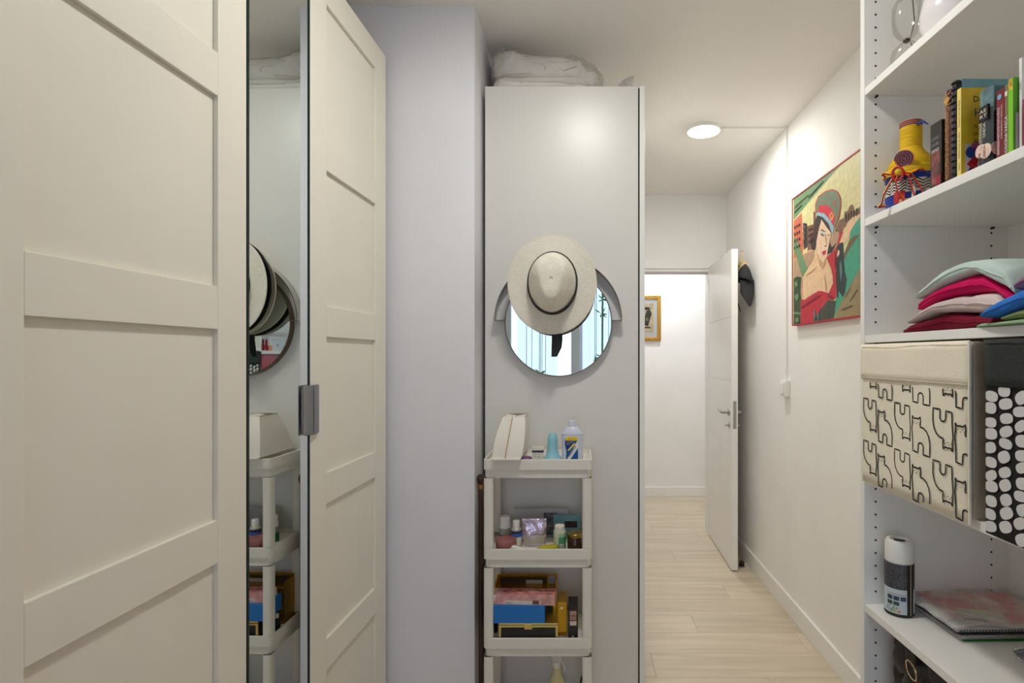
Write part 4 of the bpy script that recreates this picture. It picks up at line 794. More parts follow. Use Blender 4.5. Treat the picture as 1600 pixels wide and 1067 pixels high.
# zigzag band
mb = MB(); mbw = MB()
def cyl(r): return lambda a, z: (r*math.sin(a), -r*math.cos(a), z)
mbw.grid(48, 2, lambda u,v: cyl(.0542)(2*math.pi*u, .030+.030*v), wrap=True)
zb = obj('zigzag_band', mbw, M('zigzag_cream', (216,206,196), .7), t)
for k in range(4):
    for i in range(28):
        a0, a1 = 2*math.pi*i/28, 2*math.pi*(i+1)/28; z0 = .031+.0065*k+(.007 if i % 2 else 0); z1 = .031+.0065*k+(0 if i % 2 else .007)
        f = cyl(.0545); mb.add([f(a0,z0),f(a1,z1),f(a1,z1+.0032),f(a0,z0+.0032)], [(0,1,2,3)])
obj('zigzag_pattern', mb, BLACK, zb)
sp = obj('spiral_disc', MB().lathe([(.0265,.0),(.0275,.002),(.0265,.004),(.0,.0045)],30,(0,0,0),axis='y'), ORG, t, loc=(-.013,-.0525,.106), rot=(R(24),0,R(-10)))
sp.scale = (.72,.9,.72)
s_ = [((.001+.0255*i/110)*math.cos(i*.2), -.0052, (.001+.0255*i/110)*math.sin(i*.2)) for i in range(111)]
obj('spiral_cord', MB().tube(s_, .0019, 6), PURP, sp)
def ribbonstr(path):
    P = [Vector(p)+Vector((-.010 if abs(p[0]) < .05 else 0, 0, 0)) for p in path]; m = obj('ribbon', MB().strip(P, (0,.0028,.0042), .0022), YEL, t)
    obj('ribbon_stripe', MB().strip([p+Vector((.0002,-.0022,-.0022)) for p in P], (0,.0014,.0018), .0026), REDC, m)
    obj('ribbon_stripe', MB().strip([p+Vector((.0002,-.0012,-.0032)) for p in P], (0,.0008,.0010), .0026), BLACK, m)
def ringp(z, r, a0, a1, n=14): return [(r*math.sin(R(a0+(a1-a0)*i/n)), -r*math.cos(R(a0+(a1-a0)*i/n)), z+.004*math.sin(i*.9)) for i in range(n+1)]
ribbonstr(ringp(.082,.057,-110,-20)); ribbonstr([p for p in ringp(.076,.057,-20,60)]+[(.056,-.016,.098)])
ribbonstr([(-.018,-.060,.074),(-.030,-.066,.055),(-.044,-.066,.028),(-.058,-.062,.010),(-.066,-.055,.004),(-.04,-.062,.003)])
ribbonstr([(-.014,-.062,.074),(-.020,-.070,.052),(-.016,-.068,.030),(-.004,-.066,.010),(.002,-.066,.003)])
ribbonstr([(-.010,-.062,.076),(.010,-.066,.068),(.026,-.062,.040),(.036,-.056,.014),(.040,-.054,.004)])
ribbonstr([(-.010,-.062,.078),(.006,-.068,.062),(.012,-.064,.036),(.018,-.062,.012)])
obj('knot', MB().lathe([(0,-.011),(.009,-.007),(.012,0),(.009,.007),(0,.011)],14,(-.025,-.061,.076),sy=.7), YEL, t)
obj('knot_loop', MB().tube([(-.026+.011*math.cos(a*.5236),-.066,.070+.015*math.sin(a*.5236)) for a in range(12)], .003, 8, closed=True), REDC, t)
obj('red_cloth', MB().grid(6,4,lambda u,v: cyl(.0548)(R(-38+26*u), .008+.026*v)), REDC, t)
obj('feather', MB().prism([(.000,.012),(.006,.010),(.010,.034),(.004,.042)],-.0575,-.0555,'y'), CRM, t)
tg = obj('wooden_tag', MB().grid(10,2,lambda u,v: cyl(.0585)(R(-24+60*u), .001+.013*v)), M('tan_wood_tag', (196,140,100), .7), t, solid=.0015)
text('MAHORI A', BLACK, tg, (-.018,-.0605,.004), (1,0,.0), (0,0,1), .006, .038)
t = thing('acrylic_frame', 'clear acrylic photo stand behind the cord wrapped bottle', 'photo stand', BC(.125,-.115,1.702), TH)
obj('acrylic_sheet', box(-.02,.14,.0,.003,.008,.115), M_clear('pale_green_acrylic', (226,238,234), .05), t); obj('acrylic_edge', MB().box(-.021,-.019,-.0005,.0035,.008,.116).box(-.02,.14,-.0005,.0035,.115,.1165), M('acrylic_edge_green', (120,142,134), .2), t)
obj('acrylic_foot', box(-.02,.14,-.02,.03,0,.008), GLS, t)
# --- books
PAGE = M('page_block', (226,218,200), .8, var=.04, scale=60, stretch=(1,60,1))
def book(label, Yf, Yn, h, depth, c, rnd=False, name='book', set_back=.004, spine=None):
    th = Yf-Yn-.0006
    t = thing(name, label, 'book', BC(set_back, Yn-1.366, 1.702), TH, 'books on the shelf above the folded clothes')
    cm = M('cover_%d_%d_%d' % c, c, .38, var=.05, scale=40); b = .0018
    if rnd:
        n = 9; out = [(.006-.006*math.sin(math.pi*i/n), th*i/n) for i in range(n+1)]
        mbx = MB().prism([(depth,0)]+out+[(depth,th),(depth,th-b)]+[(p[0]+b, min(max(p[1],b),th-b)) for p in out[::-1]]+[(depth,b)], 0, h)
    else:
        mbx = MB().box(0,b,0,th,0,h).box(b,depth,0,b,0,h).box(b,depth,th-b,th,0,h)
    cv = obj('cover', mbx, cm, t, smooth=40)
    if spine: obj('spine_strip', box(-.0006,.0004,0,th,0,h), M('spine_%d_%d_%d' % spine, spine, .4), cv)
    obj('pages', box(.007 if rnd else b,depth-.004,b,th-b,.003,h-.004), PAGE, t)
    return t, cv, th
Zv, Yv, Xv = (0,0,1), (0,1,0), (1,0,0)
CR = M('cream_ink', (232,222,196), .5); GLDI = M('gilt_ink', (206,160,84), .35, .3); WI = MATS['white_ink']
t, cv, th = book('black paperback titled COMO VIVIR SANO, leftmost of the books', 1.122,1.088,.129,.11,(36,32,32))
for i, q in enumerate(('COMO','VIVIR','SANO')): text(q, WI if i == 2 else M('grey_ink', (150,146,142), .5), t, (-.0007,th-.004,.094-.012*i), (0,-1,0), Zv, .0065, .022)
obj('cover_art', box(-.0006,.0002,.004,th-.004,.004,.07), M('dark_red_art', (96,50,46), .4, var=.7, scale=60), cv); obj('cover_art', box(-.0009,.0002,.002,.016,.002,.02), M('art_red', (150,30,36), .4), cv)
t, cv, th = book('dark maroon thick book with gilt spine ENCICLOPEDIA DE LAS PLANTAS MEDICINALES', 1.0865,1.0595,.178,.13,(84,28,28), True)
text('ENCICLOPEDIA DE LAS PLANTAS MEDICINALES', GLDI, t, (-.0007,th*.28,.004), Zv, Yv, .011, .128)
for z in (.148,.168): obj('gilt_band', box(-.0011,.001,.003,th-.003,z,z+.0014), GLDI, cv)
obj('gilt_diamond', MB().prism([(th*.15,.158),(th*.5,.150),(th*.85,.158),(th*.5,.167)],-.0012,.0006,'x'), GLDI, cv)
obj('gilt_oval', MB().tube([(-.0008,th*.5+.006*math.cos(a*.5236),.139+.006*math.sin(a*.5236)) for a in range(12)], .0006, 4, closed=True), GLDI, cv)
t, cv, th = book('pale blue spiral bound book behind the yellow book', 1.0585,1.0455,.188,.135,(120,166,178), set_back=.014)
obj('spine_backing', box(-.012,.001,0,th,0,.187), BLACK, cv, bevel=.004)
for i in range(15): obj('comb_ring', MB().tube([(-.006+.008*math.cos(a*.6283),th*.5+.0072*math.sin(a*.6283),.008+.0124*i) for a in range(10)], .0017, 6, closed=True), BLACK, cv)
obj('cover_art', MB().prism([(.06,.165),(.07,.171),(.078,.168),(.086,.175),(.094,.168),(.1,.16)],-.0012,-.0002,'y'), M('cactus_green', (62,92,72), .6), cv)
t, cv, th = book('yellow decorating book Habitaciones with colourful shapes on its cover', 1.0445,1.0335,.165,.135,(228,190,48), spine=(236,214,120))
text('Decora', BLACK, t, (.022,-.0006,.138), Xv, Zv, .011); text('Habitaciones', M('teal_ink', (30,84,116), .5), t, (.024,-.0006,.110), Xv, Zv, .016)
for i, q in enumerate(('Proyectos','paso a paso','minimos')): text(q, M('olive_ink', (90,80,40), .5), t, (.024,-.0006,.088-.0125*i), Xv, Zv, .0065)
text('Decora con tus hijos', BLACK, t, (-.0008,.003,.092), Zv, Yv, .005, .05); text('Habitaciones de niños', TEALP, t, (-.0008,.003,.032), Zv, Yv, .005, .05); text('Ana Ruiz', TEALP, t, (-.0008,.003,.010), Zv, Yv, .004, .014)
obj('cover_art', box(.008,.13,-.0006,.0,.006,.058), M('art_pale_lilac', (206,196,204), .5), cv)
for nm, q, c in (('shape_print',[(.012,.022),(.030,.034),(.030,.014)],(206,40,44)),('shape_print',[(.010,.02),(.024,.036),(.034,.028),(.022,.010)],(206,40,44)),('shape_print',[(.012,.008),(.045,.006),(.042,.014),(.016,.014)],(60,50,84)),('shape_print',[(.034,.010),(.05,.012),(.05,.024),(.036,.03)],(44,88,92))):
    obj(nm, MB().prism(q,-.0012,-.0007,'y'), M('art_%d' % c[0], c, .5), cv)
for x, z, r, c in ((.018,.042,.0105,(40,70,150)),(.028,.053,.0095,(170,80,130))): obj('circle_print', MB().lathe([(r,.0008),(r,.0013)],20,(x,0,z),axis='y'), M('art_c%d' % c[0], c, .5), cv)
t, cv, th = book('dark teal novel by Sonsoles Ónega with pale peonies at its foot', .9945,.962,.134,.10,(44,56,62), True)
obj('sky_art', MB().grid(10,4,lambda u,v: (.006-.0066*math.sin(math.pi*u)-.0002, th*u, .098+.036*v)), M('misty_teal_art', (96,128,134), .4, var=.25, scale=40), cv)
obj('sky_art', box(.006,.1,-.0006,.0,.09,.134), MATS['misty_teal_art'], cv)
obj('emblem_plate', box(-.0012,.004,.005,th-.006,.078,.104), BLACK, cv)
for i, q in enumerate(('AE','RT')): text(q, CR, t, (-.0015,th-.008,.092-.009*i), (0,-1,0), Zv, .006, .016)
text('SONSOLES', CR, t, (-.0009,th*.62,.040), Zv, Yv, .0065, .036); text('ÓNEGA', CR, t, (-.0009,th*.33,.047), Zv, Yv, .0065, .026)
for y, z, r in ((th*.7,.026,.012),(th*.3,.022,.013)): obj('peony_print', MB().lathe([(r,.0006),(r,.0014),(r*.5,.0018)],20,(0,y,z),axis='x'), M('peony_pink', (232,200,184), .5, var=.1, scale=120), cv)
for x, z, r in ((.012,.024,.012),(.026,.018,.010)): obj('peony_print', MB().lathe([(r,.0006),(r,.0014),(r*.5,.0018)],20,(x,0,z),axis='y'), MATS['peony_pink'], cv)
text('HIJAS', M('dark_plum_ink', (90,40,50), .5), t, (-.0022,th*.66,.004), Zv, Yv, .006, .018); text('CRIADA', MATS['dark_plum_ink'], t, (-.0022,th*.28,.008), Zv, Yv, .006, .024)
t, cv, th = book('dark red book with small white spine title and round blue dot', .949,.9315,.115,.11,(124,26,44))
text('CROMOTERAPIA: PUENTE ENTRE TÉCNICAS MÉDICAS', WI, t, (-.0007,th*.58,.004), Zv, Yv, .0045, .082); text('FUNDAMENTOS Y PRACTICA', WI, t, (-.0007,th*.22,.03), Zv, Yv, .003, .058)
obj('dot_print', MB().lathe([(.0045,.0004),(.0045,.0012)],14,(0,th*.55,.103),axis='x'), M('pale_blue_dot', (120,170,200), .5), cv)
t, cv, th = book('olive spined cookbook lettered COCINA VASCA', .931,.9235,.117,.11,(128,112,72))
text('COCINA VASCA', WI, t, (-.0007,th*.12,.002), Zv, Yv, .006, .062); obj('badge_print', box(-.0009,.0,.001,th-.001,.098,.106), CR, cv)
t, cv, th = book('bright green book with large numeral on its cover', .923,.9125,.123,.12,(92,160,36), spine=(128,200,40))
text('EL A', M('pale_green_ink', (150,190,110), .5), t, (.010,-.0006,.107), Xv, Zv, .006); text('50', MATS['pale_green_ink'], t, (.010,-.0006,.084), Xv, Zv, .018)
text('plantas', M('dark_green_ink', (50,90,30), .5), t, (.012,-.0006,.07), Xv, Zv, .005)
obj('white_panel', box(.004,.11,-.0006,0,.004,.064), M('panel_grey_white', (196,190,192), .5), cv)
for i, q in enumerate(('Aloe','Anis','Boldo','Diente','Espino','Tila','Tomillo')): text(q, M('grey_ink', (150,146,142), .5), t, (.014,-.001,.056-.008*i), Xv, Zv, .0032)
obj('cover_art', box(-.0008,.004,.001,th-.001,.104,.122), M('art_orange', (220,150,50), .5, var=.4, scale=160), cv)
t, cv, th = book('tall thin white book set back behind the short red book', .911,.905,.152,.12,(232,230,226), set_back=.012)
text('atlas', M('grey_ink', (150,146,142), .5), t, (-.0008,.001,.1), Zv, Yv, .004)
t, cv, th = book('short raspberry red book, nearest to the right picture edge', .894,.872,.076,.11,(140,32,66))
text('recetas', WI, t, (-.0007,th*.4,.02), Zv, Yv, .006, .04)
# --- folded clothes
def garment(name, label, tops, bots, lx0, lx1, c, seed=0, amp=.004):
    t = thing(name, label, 'clothing', BC(0,0,0), TH, 'folded clothes on the shelf')
    def ip(P, y):
        P = sorted(P)
        if y <= P[0][0]: return P[0][1]
        for (a,b),(c_,d) in zip(P, P[1:]):
            if y <= c_: return b+(d-b)*(y-a)/(c_-a)
        return P[-1][1]
    ys = [p[0] for p in tops+bots]; Y0, Y1 = max(ys), min(ys); N = 44
    def fn(u, v):
        s = .5-.5*math.cos(math.pi*v); y = Y0+(Y1-Y0)*s
        zt, zb = ip(tops, y), ip(bots, y)-.0035; zt = max(zt, zb+.003); e = min(1, (math.sin(math.pi*min(max(v,.0),1))**.28)+.04)
        a = 2*math.pi*u; cx, sx = math.cos(a), math.sin(a)
        px = math.copysign(abs(cx)**.28, cx); pz = math.copysign(abs(sx)**.6, sx)
        zm, hz = (zt+zb)/2, (zt-zb)/2*e; lxm, hx = (lx0+lx1)/2, (lx1-lx0)/2*(.90+.10*e)
        q = Vector((px*.1,y*1.0,pz*.02)); d = noise.noise(Vector((y*16+seed*5, px*2.2+seed, pz*1.2)))*amp+noise.noise(Vector((y*42+seed, px*4, pz*2+3)))*amp*.4
        crease = -.0025*math.exp(-((y-(Y0*.45+Y1*.55)-.03*px)/.008)**2)
        return (lxm+hx*px+d*1.2+.004*math.sin(y*30+seed), y-1.366, max(1.4115, zm+hz*pz+(d+crease if pz > -.2 else 0)))
    cm = M('cloth_%d_%d_%d' % c, c, .85, var=.05, scale=14, bump=.12, bscale=500, spec=.2)
    o = obj('fabric', MB().grid(40, N, fn, wrap=True), cm, t, smooth=80)
    # folded hem: a rolled edge along the front
    hem = []
    for i in range(5,N-4):
        v = i/(N-1); p = fn(.5, v); hem.append((p[0]-.0008, p[1], p[2]))
    obj('hem_fold', MB().tube(hem, .0016, 6), cm, o)
    return t
garment('folded_trousers', 'dark red folded velvet garment at the bottom of the pile', [(1.2353,1.418),(1.198,1.4315),(1.1489,1.4387),(1.1001,1.4486),(1.0488,1.4443),(1.002,1.4373),(.9326,1.4279)], [(1.2353,1.4115),(.90,1.4115)], .010,.28,(120,18,44),1)
garment('folded_shirt', 'pale pinkish white folded shirt under the hot pink one', [(1.2131,1.4378),(1.1853,1.4438),(1.1489,1.4588),(1.1037,1.4719),(1.0653,1.4773),(1.002,1.4757),(.9537,1.4734),(.9352,1.4589),(.93,1.4482)], [(1.2109,1.4333),(1.1853,1.4347),(1.1489,1.4412),(1.111,1.4507),(1.0488,1.4453),(1.002,1.4398),(.9646,1.4324),(.9326,1.4289)], .004,.27,(214,198,194),2,.003)
garment('folded_sweater', 'hot pink folded top in the middle of the pile', [(1.1812,1.4676),(1.177,1.4793),(1.1184,1.4954),(1.0653,1.5077),(1.0171,1.5144),(.9931,1.5118),(.9592,1.4846),(.9124,1.4545)], [(1.177,1.4584),(1.1489,1.4639),(1.1037,1.4729),(1.0653,1.4783),(.9873,1.4762),(.9537,1.4734),(.9249,1.4558)], .008,.26,(206,16,92),3)
garment('folded_blouse', 'pale mint folded blouse on top of the pile', [(1.1812,1.4927),(1.1648,1.5036),(1.1335,1.5146),(1.0825,1.5314),(1.0327,1.5405),(1.008,1.5406),(.9674,1.5302),(.9326,1.5138),(.9149,1.4788),(.9136,1.4626)], [(1.177,1.4825),(1.1489,1.485),(1.1037,1.4971),(1.0488,1.51),(1.002,1.5143),(.9592,1.4888),(.9174,1.463)], .002,.25,(192,208,200),4,.003)
garment('folded_skirt', 'sage green folded garment at the back right of the pile', [(.965,1.515),(.951,1.5221),(.93,1.5205),(.8867,1.510),(.80,1.50)], [(.96,1.50),(.9124,1.4905),(.80,1.485)], .055,.30,(140,166,146),5)
garment('folded_scarf', 'mauve folded cloth above the bright blue one', [(.9161,1.479),(.9075,1.4898),(.8867,1.5004),(.80,1.505)], [(.9124,1.4725),(.8867,1.4713),(.80,1.475)], .0,.22,(150,112,132),6,.003)
garment('folded_tee', 'bright blue folded cloth hanging towards the shelf front', [(.9646,1.4366),(.9564,1.4443),(.9352,1.4548),(.8867,1.4713),(.80,1.474)], [(.951,1.4272),(.9326,1.4279),(.8867,1.4402),(.80,1.442)], -.012,.24,(52,116,200),7,.003)
garment('folded_towel', 'olive green folded cloth just under the bright blue one', [(.9287,1.4276),(.8867,1.4382),(.80,1.440)], [(.9249,1.4223),(.8867,1.4227),(.80,1.4215)], -.004,.22,(128,142,92),8,.002)
garment('folded_cloth', 'thin pale green cloth lowest on the right of the pile', [(.9946,1.4173),(.9815,1.4208),(.9326,1.4197),(.8867,1.4208),(.80,1.4208)], [(.9916,1.4115),(.80,1.4115)], -.004,.20,(150,178,140),9,.001)
# --- fabric storage boxes
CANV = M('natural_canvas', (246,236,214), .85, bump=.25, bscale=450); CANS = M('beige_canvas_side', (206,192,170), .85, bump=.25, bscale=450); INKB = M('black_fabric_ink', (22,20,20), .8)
def sbox(name, label, ya, yb, front, side, bandm, band_h):
    t = thing(name, label, 'storage box', BC(-.010, yb-1.366, 1.063), TH); L = ya-yb; H = .323
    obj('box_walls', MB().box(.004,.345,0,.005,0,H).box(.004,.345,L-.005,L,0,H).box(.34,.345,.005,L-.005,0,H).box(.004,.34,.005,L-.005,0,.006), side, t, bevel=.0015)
    fp_ = obj('front_panel', MB().grid(14,14,lambda u,v: (.0015*math.sin(u*7+v*3)*math.sin(math.pi*u), L*u, -.010+(H+.010)*v)), front, t, solid=.004)
    fb_ = obj('fold_band', MB().grid(20,6,lambda u,v: (-.0042+.0016*math.sin(u*9+v*2)*math.sin(math.pi*u), -.0015+(L+.003)*u, H-band_h+(band_h+.002)*v)), bandm, t, solid=.002)
    for z in (H-.004, H-band_h+.004): obj('stitching', MB().tube([(-.0066,.004+(L-.008)*i/10,z) for i in range(11)], .0006, 5), bandm, fb_)
    obj('corner_piping', MB().tube([(-.004,-.001,-.008),(-.005,-.0015,H*.5),(-.0045,-.001,H)], .0022, 6), bandm, t)
    return t, fp_, L, H
t, fpn, L, H = sbox('cat_print_box', 'cream fabric storage box printed with outlined cats', 1.352,.989, CANV, CANS, CANV, .082)
CAT = [(2,185),(10,172),(22,174),(36,172),(45,183),(47,160),(45,134),(62,131),(78,117),(89,94),(95,62),(94,0),(60,2),(61,42),(55,53),(46,57),(37,52),(34,42),(33,6),(5,10),(4,62),(0,122),(3,150)]
mb = MB(); XF = -.0036
def put(cy, cz, flip, clipz=(-.008,.236)):
    k = .78; W2, H2 = 95*.00072*k/2*1.15, 185*.00045/2
    def tr(p):
        a = (p[0]-47.5)*.00060; b = (p[1]-92.5)*.00042
        if flip: a, b = -a, -b
        return (cy-a, cz+b)
    def inside(q): return .004 < q[0] < L-.004 and clipz[0] < q[1] < clipz[1]
    def lay(P, w_, closed=False):
        P2 = P+[P[0]] if closed else P; D = []
        for a, b in zip(P2, P2[1:]):
            for i in range(3): D.append((a[0]+(b[0]-a[0])*i/3, a[1]+(b[1]-a[1])*i/3))
        D.append(P2[-1]); run = []
        for q in D+[(9,9)]:
            if inside(q): run.append(q)
            else:
                if len(run) > 1: ribbon(mb, run, w_, False, lambda a,b: (XF,a,b))
                run = []
    lay([tr(p) for p in CAT], .0032, True)
    for s in (14,33): lay([tr((s-3,158)),tr((s,155)),tr((s+3,158))], .0009)
    lay([tr((21,150)),tr((24,147)),tr((27,150))], .0012)
    for s, d in ((8,-10),(38,10)):
        for e in (-4,0,4): lay([tr((s,149+e)),tr((s+d,149+e*2))], .0007)
for r in range(-1,4):
    for c_ in range(-1,4):
        put(L-.098-c_*.128, .030+r*.103, False); put(L-.036-c_*.128, .052+r*.103, True)
obj('cat_print', mb, INKB, fpn)
t, fpn, L, H = sbox('spotted_box', 'black fabric storage box with white pebble spots', .952,.612, M('black_canvas', (28,26,28), .85, bump=.25, bscale=450), MATS['black_canvas'], M('charcoal_felt', (44,48,46), .9, bump=.3, bscale=300), .078)
mb = MB(); random.seed(11)
for i in range(11):
    for j in range(11):
        cy = L-.012-.0325*i+random.uniform(-.003,.003); cz = .004+.0225*j+(.011 if i % 2 else 0)+random.uniform(-.002,.002)
        ry, rz_ = random.uniform(.0125,.0145), random.uniform(.0085,.0102); ro = random.uniform(-.6,.1); P = []
        for k in range(16):
            a = 2*math.pi*k/16; y = ry*math.copysign(abs(math.cos(a))**.8, math.cos(a)); z = rz_*math.copysign(abs(math.sin(a))**.8, math.sin(a))
            P.append((-.0040, min(max(cy+y*math.cos(ro)-z*math.sin(ro),.002),L-.002), min(max(cz+y*math.sin(ro)+z*math.cos(ro),-.009),.2445)))
        if P and max(p[2] for p in P)-min(p[2] for p in P) > .004 and .006 < cy < L+.006: mb.add(P, [tuple(range(16))])
o_ = obj('spot_print', mb, M('fabric_white_ink', (216,214,212), .8), fpn); o_['kind'] = 'stuff'
# --- spray can
t = thing('spray_paint_can', 'spray paint can with white cap and dark glitter label', 'spray can', BC(.060,-.047,.741), R(-30))
obj('can_body', MB().lathe([(.029,0),(.031,.002),(.0315,.004),(.0315,.126),(.029,.131),(.02,.135)],36), M('satin_tin', (170,168,160), .3, .8), t)
obj('glitter_label', MB().lathe([(.0318,.066),(.0321,.0665),(.0321,.1245),(.0318,.125)],36), M('black_glitter_print', (52,52,56), .4, var=.9, scale=420), t)
obj('info_label', MB().lathe([(.0318,.008),(.0321,.0085),(.0321,.0655),(.0318,.066)],36), M('pale_blue_label', (196,206,212), .45), t)
obj('dark_foot', MB().lathe([(.0318,.002),(.0322,.0025),(.0322,.008),(.0318,.0082)],36), BLACK, t)
obj('dark_stripe', arcp(.0325,30,62,.006,.125), BLACK, t); obj('metal_seam', arcp(.0327,43,50,.006,.126), M('beige_seam', (150,136,112), .4), t)
obj('cap', MB().lathe([(.0308,.126),(.0312,.128),(.0308,.170),(.028,.177),(.020,.1775),(.019,.172),(0,.172)],36), WHITE, t)
obj('nozzle_slot', box(-.012,.012,-.005,.005,.1722,.176), BLACK, t)
for k in range(3):
    obj('picto_print', arcp(.0324,-48+26*k,-26+26*k,.040,.050), M('picto_navy', (48,70,96), .5), t)
for k in range(2): obj('picto_print', arcp(.0324,-48+26*k,-26+26*k,.028,.037), M('picto_green', (54,80,58), .5), t)
for k, c in enumerate(((60,140,60),(150,180,50),(220,180,40),(210,90,40))): obj('rating_print', arcp(.0325,-34+10*k,-26+10*k,.0125,.0165,4), M('rating_%d' % k, c, .5), t)
text('A+', M('eco_green', (40,130,60), .5), t, (-.0155,-.0315,.018), (.94,-.1,0), Zv, .008); text('C', BLACK, t, (-.026,-.0245,.016), (.75,-.5,0), Zv, .009)
obj('red_line', arcp(.0324,-50,25,.0535,.0545), MATS['label_red'], t)
# --- papers and folders
t = thing('green_folder', 'thin green plastic folder at the bottom of the paper stack', 'folder', BC(.118,-.184,.741), TH+R(-1))
obj('folder_cover', box(.0,.235,0,.165,0,.003), M('dark_green_plastic', (30,110,40), .4), t, bevel=.001); obj('folder_flap', box(.006,.235,.002,.165,.0031,.0045), MATS['dark_green_plastic'], t)
t = thing('paper_sheaf', 'loose white printed sheets between green folder and spiral notebook', 'papers', BC(.112,-.182,.7456), TH+R(1))
PW = M('copy_paper', (206,202,204), .7)
for i, (a, dx) in enumerate(((0,0),(1.2,.004),(-1,.002),(.5,.006))): obj('sheet', box(dx,.24,0,.162,.0028*i,.0028*i+.0016), PW, t, rot=(0,0,R(a)))
t = thing('spiral_notebook', 'black spiral notebook in the middle of the paper stack', 'notebook', BC(.104,-.188,.757), TH)
obj('cover', MB().box(0,.245,.006,.165,0,.0016).box(0,.245,.006,.165,.0090,.0106), BLACK, t); obj('pages', box(.003,.243,.01,.163,.0016,.009), PW, t)
for i in range(34): obj('coil', MB().tube([(.006+.007*i, .006+.0062*math.cos(a*.7854), .0053+.0072*math.sin(a*.7854)) for a in range(8)], .0009, 5, closed=True), BLACK, t)
t = thing('plastic_sleeve', 'cloudy plastic sleeve holding pink sheets on top of the paper stack', 'plastic sleeve', BC(.092,-.186,.7705), TH)
PKS = M('salmon_paper', (226,140,134), .7)
obj('pink_sheet', box(.03,.25,.05,.186,.0,.0012), PKS, t, rot=(0,0,R(-3))); obj('pink_sheet', box(.10,.26,.012,.09,.0013,.0024), PKS, t, rot=(0,0,R(2)))
obj('white_sheet', box(.01,.23,.0,.16,-.0022,-.0006), PW, t); obj('cream_card', box(.045,.135,.055,.105,.0026,.0036), M('cream_card_paper', (206,200,180), .7), t, rot=(0,0,R(-14)))
def slv(u, v): return (-.008+.27*u, -.006+.185*v, .005+.004*math.sin(7*u+3*v)*math.sin(math.pi*u)+.002*math.sin(17*v+9*u)+.006*u)
def M_cloud():
    m = M('cloudy_film', (232,230,224), .25); nt = m.node_tree; b = nt.nodes['Principled BSDF']; n = nt.nodes.new('ShaderNodeTexNoise'); n.inputs['Scale'].default_value = 14
    r = nt.nodes.new('ShaderNodeValToRGB'); r.color_ramp.elements[0].position = .4; r.color_ramp.elements[0].color = (.25,)*3+(1,); r.color_ramp.elements[1].position = .62; r.color_ramp.elements[1].color = (.62,)*3+(1,)
    tc = nt.nodes.new('ShaderNodeTexCoord'); nt.links.new(tc.outputs['Object'], n.inputs[0]); nt.links.new(n.outputs[0], r.inputs[0]); nt.links.new(r.outputs[0], b.inputs['Alpha']); return m
obj('sleeve_film', MB().grid(30,24,slv), M_cloud(), t, smooth=60)
t = thing('hair_claw', 'small cream and brown tortoiseshell hair claw on the shelf edge', 'hair claw', BC(.205,-.262,.741), TH+R(20))
TOR = M('tortoiseshell', (206,194,164), .3, var=.7, scale=160)
for s in (-1,1):
    obj('claw_jaw', MB().grid(14,8,lambda u,v: (-.03+.06*u, s*(.004+.016*math.sin(math.pi*v)), .003+.028*v)), TOR, t, solid=.003, smooth=60)
    for i in range(5): obj('claw_tooth', MB().tube([(-.024+.012*i, s*.006,.006),(-.024+.012*i, s*.002,.0005)], .0015, 6), TOR, t)
obj('spring', MB().lathe([(.004,-.012),(.004,.012)],10,(0,0,.026),axis='x'), CHROME, t)
# --- quilted bag on the low shelf
t = thing('quilted_bag', 'black quilted handbag with gold ring on the low shelf', 'bag', BC(.05,-.36,.39), TH)
QM = M('black_quilted_leather', (40,36,36), .4, bump=.15, bscale=120)
def quilt(u, v):
    y = .335*u; z = .30*v; p = (y+z)*38; q = (y-z)*38
    b = (abs(math.sin(p))*abs(math.sin(q)))**.5*.012; e = min(1, 12*min(u,1-u))*min(1, 12*min(v,1-v))
    return (-b*e+.012*(1-e), y, .004+z)
obj('quilted_front', MB().grid(70,64,quilt), QM, t, smooth=70)
obj('bag_body', lump(.008,.22,-.002,.337,0,.305,.2,.002,20,3), QM, t)
obj('ring', MB().tube([(-.016-.004*math.sin(a*.2244), .225+.018*math.cos(a*.2244), .262+.021*math.sin(a*.2244)) for a in range(28)], .0020, 8, closed=True), M('pale_gold_ring', (226,204,160), .2, 1), t, rot=(0,0,0))
obj('ring_tab', box(-.014,.0,.215,.235,.278,.30), QM, t, bevel=.002); obj('tassel', MB().tube([(-.014,.19,.26),(-.015,.18,.20),(-.014,.178,.17)],[.003,.003,.005],8), QM, t)
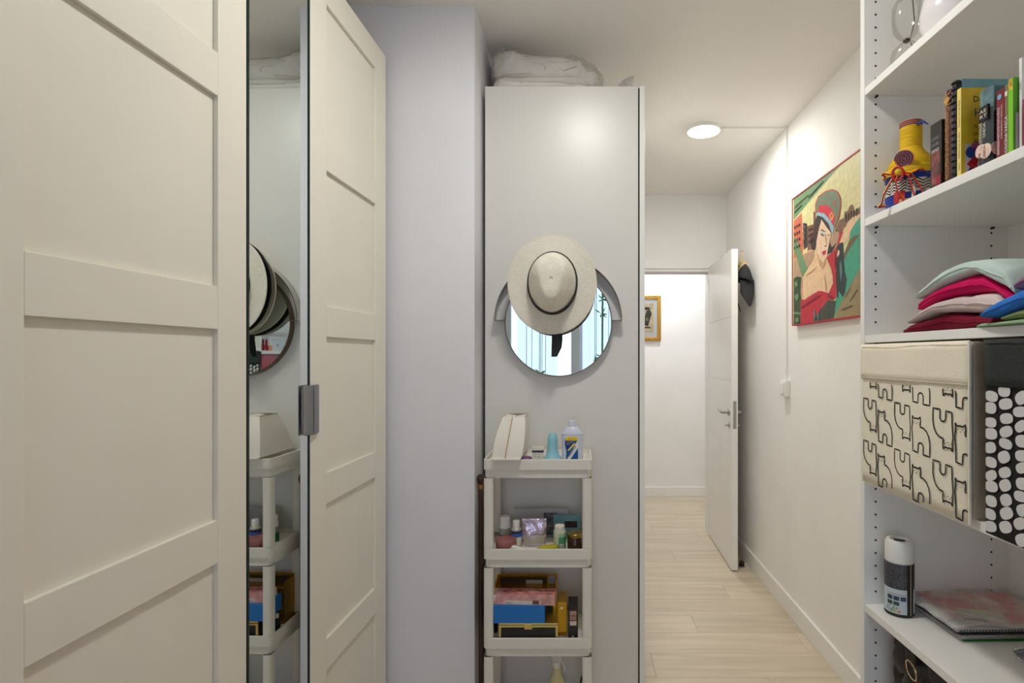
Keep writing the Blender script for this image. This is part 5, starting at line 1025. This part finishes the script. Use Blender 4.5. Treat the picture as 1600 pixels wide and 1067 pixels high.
# ================================================================ RED CHEST nearer than the frame, met again in the mirrors
rc = thing('red_chest', 'white topped chest with glossy red drawers glimpsed in the mirrors', 'chest of drawers', (.742,-.50,0))
RDL = M('glossy_red_lacquer', (176,22,34), .22)
obj('chest_body', box(.02,.335,0,1.06,0,1.372), RDL, rc)
for i in range(6): 
    d = obj('drawer', box(0,.02,.006,1.054,.06+.218*i,.06+.218*i+.213), RDL, rc, bevel=.002)
    obj('pull', box(-.012,0,.48,.58,.06+.215*i+.10,.06+.215*i+.112), CHROME, d)
obj('chest_top', box(-.01,.34,-.005,1.065,1.372,1.394), WHITE, rc, bevel=.002)
for i, (y, z, h, c) in enumerate(((.0,1.394,.075,(226,228,234)),(.0,1.4695,.06,(232,230,232)),(.235,1.394,.10,(214,214,220)))):
    t = thing('storage_carton', ('pale drawer box, lower of the two mirrored above the red chest','white box stacked on the pale drawer box above the red chest','grey white box standing alone on the red chest')[i], 'box', (.83,y,z), group='cartons on the red chest')
    obj('carton', box(0,.2,-.10,.10,0,h), M('carton_%d' % i, c, .4), t, bevel=.002)
    obj('lid', box(-.002,.202,-.102,.102,h-.02,h), M('carton_%d' % i, c, .4), t, bevel=.002); obj('knob', MB().lathe([(.006,0),(.006,.008),(0,.009)],12,(0,0,h*.4),axis='x'), PURP if i == 1 else CHROME, t)
for i, (y, c, lb_) in enumerate(((.37,(226,160,130),'peach nail polish bottle with white cap on the red chest'),(.41,(150,20,40),'dark red nail polish bottle on the red chest'),(.445,(120,16,34),'wine red nail polish bottle at the end of the red chest'),(.48,(190,30,60),'raspberry nail polish bottle beside the wine red one'))):
    t = thing('nail_polish', lb_, 'nail polish', (.80,y,1.394), group='nail polishes on the red chest')
    obj('bottle', MB().lathe([(.012,0),(.014,.002),(.014,.032),(.008,.038)],18), M('polish_%d' % i, c, .15), t)
    obj('cap', MB().lathe([(.0075,.038),(.0075,.04),(.006,.075),(0,.076)],16), WHITE if i == 0 else M('polish_%d' % i, c, .15), t)
